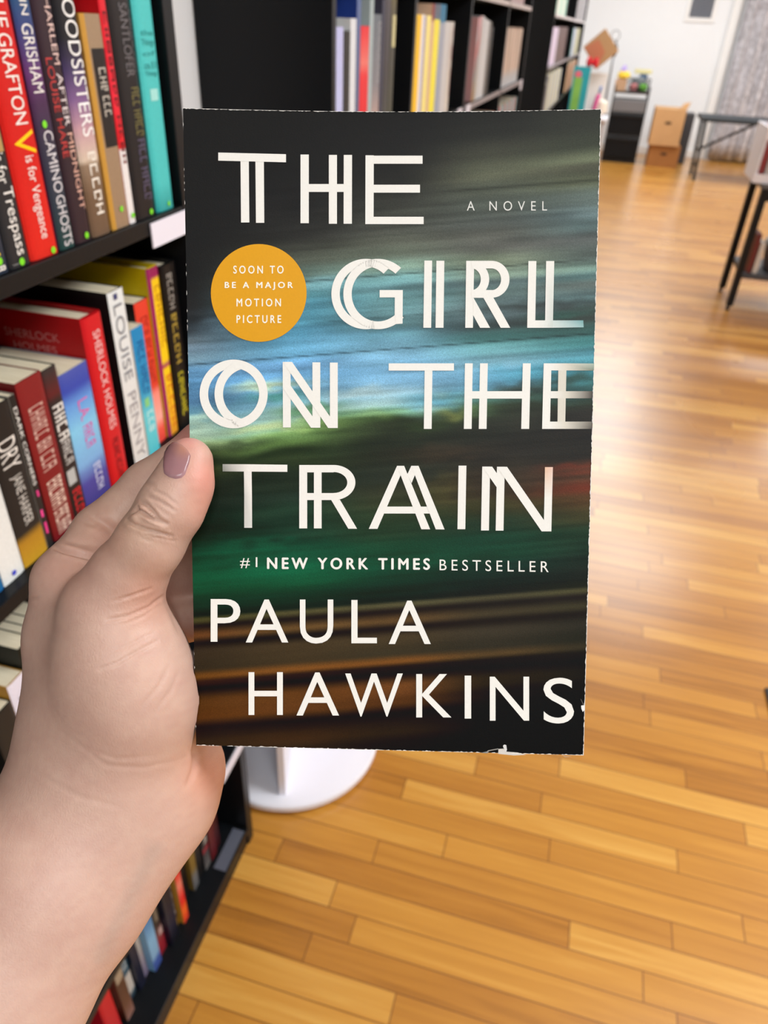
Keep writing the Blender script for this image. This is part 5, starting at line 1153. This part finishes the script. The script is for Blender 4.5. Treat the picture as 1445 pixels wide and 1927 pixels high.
def surface_nets(f, lo, step):
    s = f < 0
    nx_, ny_, nz_ = f.shape
    c = np.zeros((nx_ - 1, ny_ - 1, nz_ - 1), np.int8)
    for dx in (0, 1):
        for dy in (0, 1):
            for dz in (0, 1):
                c += s[dx:nx_ - 1 + dx, dy:ny_ - 1 + dy, dz:nz_ - 1 + dz]
    act = (c > 0) & (c < 8)
    idx = -np.ones(act.shape, np.int64); ii = np.argwhere(act); idx[act] = np.arange(len(ii))
    acc = np.zeros((len(ii), 3)); cnt = np.zeros(len(ii))
    corners = [(0, 0, 0), (1, 0, 0), (0, 1, 0), (1, 1, 0), (0, 0, 1), (1, 0, 1), (0, 1, 1), (1, 1, 1)]
    for a in range(8):
        for b in range(a + 1, 8):
            ca, cb = np.array(corners[a]), np.array(corners[b])
            if np.abs(ca - cb).sum() != 1: continue
            fa = f[tuple((ii + ca).T)]; fb = f[tuple((ii + cb).T)]
            cr = (fa < 0) != (fb < 0); t = np.where(cr, fa / np.where(fa == fb, 1, fa - fb), 0)
            acc += np.where(cr[:, None], ca + (cb - ca) * t[:, None], 0); cnt += cr
    V = (ii + acc / cnt[:, None]) * step + lo
    Q = []
    for axis in range(3):
        sl0 = [slice(None)] * 3; sl1 = [slice(None)] * 3; sl0[axis] = slice(0, -1); sl1[axis] = slice(1, None)
        ch = s[tuple(sl0)] != s[tuple(sl1)]
        e = np.argwhere(ch); u, w = [k for k in range(3) if k != axis]
        ok = (e[:, u] > 0) & (e[:, w] > 0) & (e[:, u] < f.shape[u] - 1) & (e[:, w] < f.shape[w] - 1); e = e[ok]
        ins = s[tuple(e.T)]
        def gi(du, dw):
            q = e.copy(); q[:, u] += du; q[:, w] += dw; return idx[tuple(q.T)]
        q4 = np.stack([gi(-1, -1), gi(0, -1), gi(0, 0), gi(-1, 0)], 1)
        flip = ins if axis != 1 else ~ins
        q4 = np.where(flip[:, None], q4, q4[:, ::-1]); Q.append(q4)
    Q = np.concatenate(Q); Q = Q[(Q >= 0).all(1)]
    return V, Q
V, Q = surface_nets(body.astype(np.float64), lo, step)
del G, GX, GY, GZ, body
def neigh_smooth(V, Q, it, lam=0.5):
    n = len(V)
    e = np.concatenate([Q[:, [0, 1]], Q[:, [1, 2]], Q[:, [2, 3]], Q[:, [3, 0]]])
    for _ in range(it):
        s = np.zeros((n, 3)); c = np.zeros(n)
        for k in range(3): s[:, k] = np.bincount(e[:, 0], V[e[:, 1], k], n) + np.bincount(e[:, 1], V[e[:, 0], k], n)
        c = np.bincount(e[:, 0], None, n) + np.bincount(e[:, 1], None, n)
        V = V + lam * (s / np.maximum(c, 1)[:, None] - V)
    return V
V = neigh_smooth(V, Q, 3)
def refine(V, Q):
    e = np.sort(np.concatenate([Q[:, [0, 1]], Q[:, [1, 2]], Q[:, [2, 3]], Q[:, [3, 0]]]), 1)
    ue, inv = np.unique(e, axis=0, return_inverse=True); inv = inv.reshape(-1)
    n, m = len(V), len(Q); mid = V[ue].mean(1); cen = V[Q].mean(1)
    ei = [n + inv[k * m:(k + 1) * m] for k in range(4)]; ci = n + len(ue) + np.arange(m)
    V2 = np.concatenate([V, mid, cen])
    Q2 = np.concatenate([np.stack([Q[:, k], ei[k], ci, ei[(k + 3) % 4]], 1) for k in range(4)])
    return V2, Q2
V, Q = refine(V, Q)
V = neigh_smooth(V, Q, 2)
def vnormals(V, Q):
    fn = np.cross(V[Q[:, 2]] - V[Q[:, 0]], V[Q[:, 3]] - V[Q[:, 1]]); n = np.zeros_like(V)
    for k in range(4):
        for a in range(3): n[:, a] += np.bincount(Q[:, k], fn[:, a], len(V))
    return n / np.maximum(np.linalg.norm(n, axis=1), 1e-12)[:, None]
VN = vnormals(V, Q)
PX = V[:, 0] / V[:, 2] * F + CX; PY = V[:, 1] / V[:, 2] * F + CY
front = np.clip(-(VN * (V / np.linalg.norm(V, axis=1)[:, None])).sum(1) * 3, 0, 1)
def seg_d(px, py, pts):
    best = np.full(len(px), 1e9); tt = np.zeros(len(px)); n = len(pts) - 1
    for i in range(n):
        a, b = np.array(pts[i], float), np.array(pts[i + 1], float); d = b - a; L2 = d @ d
        t = np.clip(((px - a[0]) * d[0] + (py - a[1]) * d[1]) / L2, 0, 1)
        q = np.hypot(px - a[0] - t * d[0], py - a[1] - t * d[1]); m = q < best; best = np.where(m, q, best); tt = np.where(m, (i + t) / n, tt)
    return best, tt
CREASE = [  # fold line, depth mm, width px
    ([(266, 946), (277, 951), (288, 962), (298, 975), (316, 985)], 0.75, 2.8), ([(253, 966), (262, 957), (272, 965), (288, 976), (311, 987)], 0.85, 2.8), ([(240, 982), (254, 988), (272, 995), (293, 1000), (324, 1009)], 0.75, 2.8),
    ([(278, 933), (303, 944), (330, 962)], 0.35, 2.6), ([(288, 922), (310, 932), (336, 952)], 0.22, 2.4), ([(270, 1003), (300, 1011), (330, 1018)], 0.22, 2.6), ([(258, 1010), (285, 1018)], 0.18, 2.6),
    ([(104, 1031), (120, 1037), (140, 1042), (185, 1053)], 1.3, 4.0), ([(112, 1014), (150, 1022), (195, 1030)], 0.25, 5.0), ([(48, 1128), (80, 1124), (105, 1119), (128, 1117)], 0.6, 3.0), ([(170, 972), (195, 985), (215, 1000), (225, 1004)], 0.9, 8.0),
    ([(150, 975), (165, 985), (180, 990)], 0.3, 4.0), ([(245, 895), (268, 905), (290, 915)], 0.2, 4.0),
    ([(200, 1167), (240, 1160), (280, 1143), (306, 1122)], 0.35, 3.0), ([(212, 1132), (250, 1120), (285, 1108)], 0.28, 2.8), ([(232, 1175), (268, 1160), (300, 1138)], 0.2, 3.0),
    ([(185, 1260), (220, 1248), (255, 1228), (296, 1206)], 0.3, 3.0), ([(200, 1230), (240, 1215), (290, 1190)], 0.16, 3.0), ([(265, 1330), (300, 1290), (316, 1256)], 0.2, 4.0), ([(290, 1340), (322, 1300), (336, 1266)], 0.15, 4.0),
    ([(120, 1380), (200, 1440), (270, 1445), (345, 1428)], 0.10, 4.0), ([(155, 1405), (220, 1428), (290, 1422)], 0.08, 4.0), ([(40, 1440), (150, 1500), (230, 1520)], 0.08, 5.0), ([(358, 1408), (366, 1425), (364, 1450), (352, 1478)], 0.45, 5.0),
    ([(310, 1126), (324, 1152), (338, 1190)], 0.4, 5.0)]
for pts, dep, wd in CREASE:
    d, t = seg_d(PX, PY, pts); prof = np.exp(-(d / wd) ** 2) - 0.35 * np.exp(-((d - wd * 2.2) / (wd * 1.2)) ** 2)
    deep = np.clip((V[:, 2] - 0.2525) / 0.003, 0, 1) if pts[0][0] < 200 and pts[0][1] < 1135 else (np.clip((0.2560 - V[:, 2]) / 0.003, 0, 1) if pts[0][1] < 1100 else 1.0)
    taper = deep * np.sin(np.clip(t * 0.94 + 0.03, 0, 1) * math.pi) ** 0.5
    V = V - VN * (prof * taper * front * dep * 0.0014)[:, None]
# knuckle flesh over the thumb joint
d, t = seg_d(PX, PY, [(262, 977), (300, 990)]); V = V + VN * (0.0006 * np.exp(-(d / 16) ** 2) * front)[:, None]
for (bx, by, br, ba) in ((257, 974, 8, 0.0011), (268, 958, 7, 0.0008), (245, 990, 9, 0.0006)):
    V = V + VN * (ba * np.exp(-((PX - bx) ** 2 + (PY - by) ** 2) / br ** 2) * (V[:, 2] < 0.262))[:, None]
# skin tone (pigment): rosy tip, heel and knuckle, faint mottle
base = np.tile(np.array([193., 157., 141.]), (len(V), 1))
def tint(px, py, r, c, a):
    global base
    w_ = (a * np.exp(-((PX - px) ** 2 + (PY - py) ** 2) / r ** 2))[:, None]; base = base * (1 - w_) + np.array(c, float) * w_
tint(390, 895, 42, (208, 124, 108), 0.6); tint(350, 822, 30, (204, 124, 116), 0.6); tint(400, 960, 45, (212, 134, 114), 0.5); tint(285, 1125, 60, (208, 144, 122), 0.4)
tint(395, 1460, 55, (208, 138, 114), 0.55); tint(240, 1000, 60, (210, 174, 148), 0.5); tint(290, 1260, 60, (212, 174, 160), 0.4); tint(130, 1075, 50, (204, 148, 132), 0.4); tint(200, 1010, 40, (194, 136, 120), 0.4)
tint(60, 1700, 160, (198, 156, 142), 0.3)
mot = (vnoise2(V[:, 0] * 160 + 50, V[:, 1] * 160 + 50, 31) - 0.5) * 0.05 + (vnoise2(V[:, 0] * 600 + 90, V[:, 1] * 600 + 50, 32) - 0.5) * 0.035
base = base * (1 + mot[:, None] * np.array([0.7, 1.1, 1.1]))
vein, _ = seg_d(PX, PY, [(290, 1600), (240, 1700), (190, 1800)]); base = base * (1 - (0.04 * np.exp(-(vein / 16) ** 2))[:, None] * np.array([1.3, 0.6, 0.4]))
WV = c2w(V)
def skin_mat():
    m, nt, b = new_mat('skin')
    N = nt.nodes.new; L = nt.links.new
    a = N('ShaderNodeAttribute'); a.attribute_name = 'Col'; L(a.outputs['Color'], b.inputs['Base Color'])
    b.inputs['Roughness'].default_value = 0.48; b.inputs['Specular IOR Level'].default_value = 0.35
    b.inputs['Subsurface Weight'].default_value = 0.15; b.inputs['Subsurface Radius'].default_value = (1.0, 0.35, 0.2); b.inputs['Subsurface Scale'].default_value = 0.004
    tc = N('ShaderNodeTexCoord')
    vo = N('ShaderNodeTexVoronoi'); vo.inputs['Scale'].default_value = 900; vo.feature = 'DISTANCE_TO_EDGE'
    mp = N('ShaderNodeMapping'); mp.inputs['Rotation'].default_value = (0.4, 0.3, 0.6); mp.inputs['Scale'].default_value = (1.0, 1.0, 0.45); L(tc.outputs['Object'], mp.inputs[0])
    nz_ = N('ShaderNodeTexNoise'); nz_.inputs['Scale'].default_value = 500; L(tc.outputs['Object'], nz_.inputs['Vector'])
    ad = N('ShaderNodeVectorMath'); ad.operation = 'MULTIPLY_ADD'; L(nz_.outputs['Color'], ad.inputs[0]); ad.inputs[1].default_value = (0.0012,) * 3; L(mp.outputs[0], ad.inputs[2])
    L(ad.outputs[0], vo.inputs['Vector'])
    bp = N('ShaderNodeBump'); bp.inputs['Strength'].default_value = 0.16; bp.inputs['Distance'].default_value = 0.0006
    L(vo.outputs['Distance'], bp.inputs['Height']); L(bp.outputs[0], b.inputs['Normal'])
    return m
def raw_obj(name, V, Q, colsL, mat, parent=None, loc=None):
    me = bpy.data.meshes.new(name); me.from_pydata([tuple(p) for p in V], [], [tuple(int(i) for i in q) for q in Q])
    me.materials.append(mat); at = me.color_attributes.new('Col', 'FLOAT_COLOR', 'POINT')
    arr = np.ones((len(V), 4), np.float32); arr[:, :3] = colsL; at.data.foreach_set('color', arr.ravel())
    me.polygons.foreach_set('use_smooth', [True] * len(me.polygons)); me.update()
    o = bpy.data.objects.new(name, me); C.objects.link(o)
    if parent is not None: o.parent = parent
    if loc is not None: o.location = [float(x) for x in loc]
    return o
HO = c2w(P_(200, 1400, .27))
person = raw_obj('person', WV - HO, Q, lin_np(base), skin_mat(), loc=HO)
tag(person, "person's bare left hand and forearm, thumb pressed on the front of the paperback", 'person')
# thumbnail: grid laid on the thumb's surface
bvh = BVHTree.FromPolygons([Vector(p) for p in V], [tuple(int(i) for i in q) for q in Q])
OUT = [(313, 832), (321, 829.5), (332, 830.5), (343, 836), (353, 845), (360, 857), (357.5, 870), (353, 882), (349, 894), (341, 901), (330, 902.5), (318, 899), (307.5, 892), (306, 877), (307.5, 862), (309.5, 846)]
cxn, cyn = 331, 866
rings_, segs = 9, 64
angs = [math.atan2(p[1] - cyn, p[0] - cxn) for p in OUT]
def outline(a):
    d = (math.cos(a), math.sin(a)); best = None
    for i in range(len(OUT)):
        p, q = OUT[i], OUT[(i + 1) % len(OUT)]
        ex, ey = q[0] - p[0], q[1] - p[1]; den = d[0] * ey - d[1] * ex
        if abs(den) < 1e-9: continue
        t = ((p[0] - cxn) * ey - (p[1] - cyn) * ex) / den; s = ((p[0] - cxn) * d[1] - (p[1] - cyn) * d[0]) / den
        if t > 0 and -1e-6 <= s <= 1 + 1e-6: best = t if best is None else max(best, t)
    return best or 10
nv_, nf_ = [], []
def hit(px, py):
    d = Vector(((px - CX) / F, (py - CY) / F, 1)).normalized(); r_ = bvh.ray_cast(Vector((0, 0, 0)), d)
    return r_
def nail_pt(px, py, lift):
    for k in range(12):
        r_ = hit(px, py)
        if r_[0] is not None and r_[0].z < 0.262:
            return r_[0] - r_[1] * (lift if r_[1].z > 0 else -lift) if False else r_[0] + (r_[1] if r_[1].dot(r_[0]) < 0 else -r_[1]) * lift
        px += (cxn - px) * 0.05; py += (cyn - py) * 0.05
    return Vector(P_(px, py, .232))
nv_.append(nail_pt(cxn, cyn, 0.0006)); ncol = [(150, 108, 112)]
for i in range(1, rings_ + 1):
    for j in range(segs):
        a = 2 * math.pi * j / segs; L_ = outline(a); rr = i / rings_
        px, py = cxn + math.cos(a) * L_ * rr, cyn + math.sin(a) * L_ * rr
        lift = 0.0006 if i < rings_ - 1 else (0.0005 if i == rings_ - 1 else -0.0002)
        nv_.append(nail_pt(px, py, lift))
        tip = math.exp(-((px - 345) ** 2 + (py - 845) ** 2) / 260); cut = 1 if (i >= rings_ - 1 and py > 880) else 0
        c = np.array([150., 108., 112.]); c = c * (1 - 0.6 * tip) + np.array([186., 128., 98.]) * 0.6 * tip; c = c * (1 - 0.5 * cut) + np.array([172., 134., 140.]) * 0.5 * cut
        ncol.append(tuple(c))
for j in range(segs): nf_.append((0, 1 + j, 1 + (j + 1) % segs))
for i in range(rings_ - 1):
    for j in range(segs):
        nf_.append((1 + i * segs + j, 1 + (i + 1) * segs + j, 1 + (i + 1) * segs + (j + 1) % segs, 1 + i * segs + (j + 1) % segs))
nail_m = attr_mat('thumbnail', 0.28, 0.03, 300)
NV = c2w(np.array([tuple(p) for p in nv_])) - HO
nail = raw_obj('thumbnail', NV, nf_, lin_np(np.array(ncol)), nail_m, person)
nail['label'] = 'pinkish thumbnail'
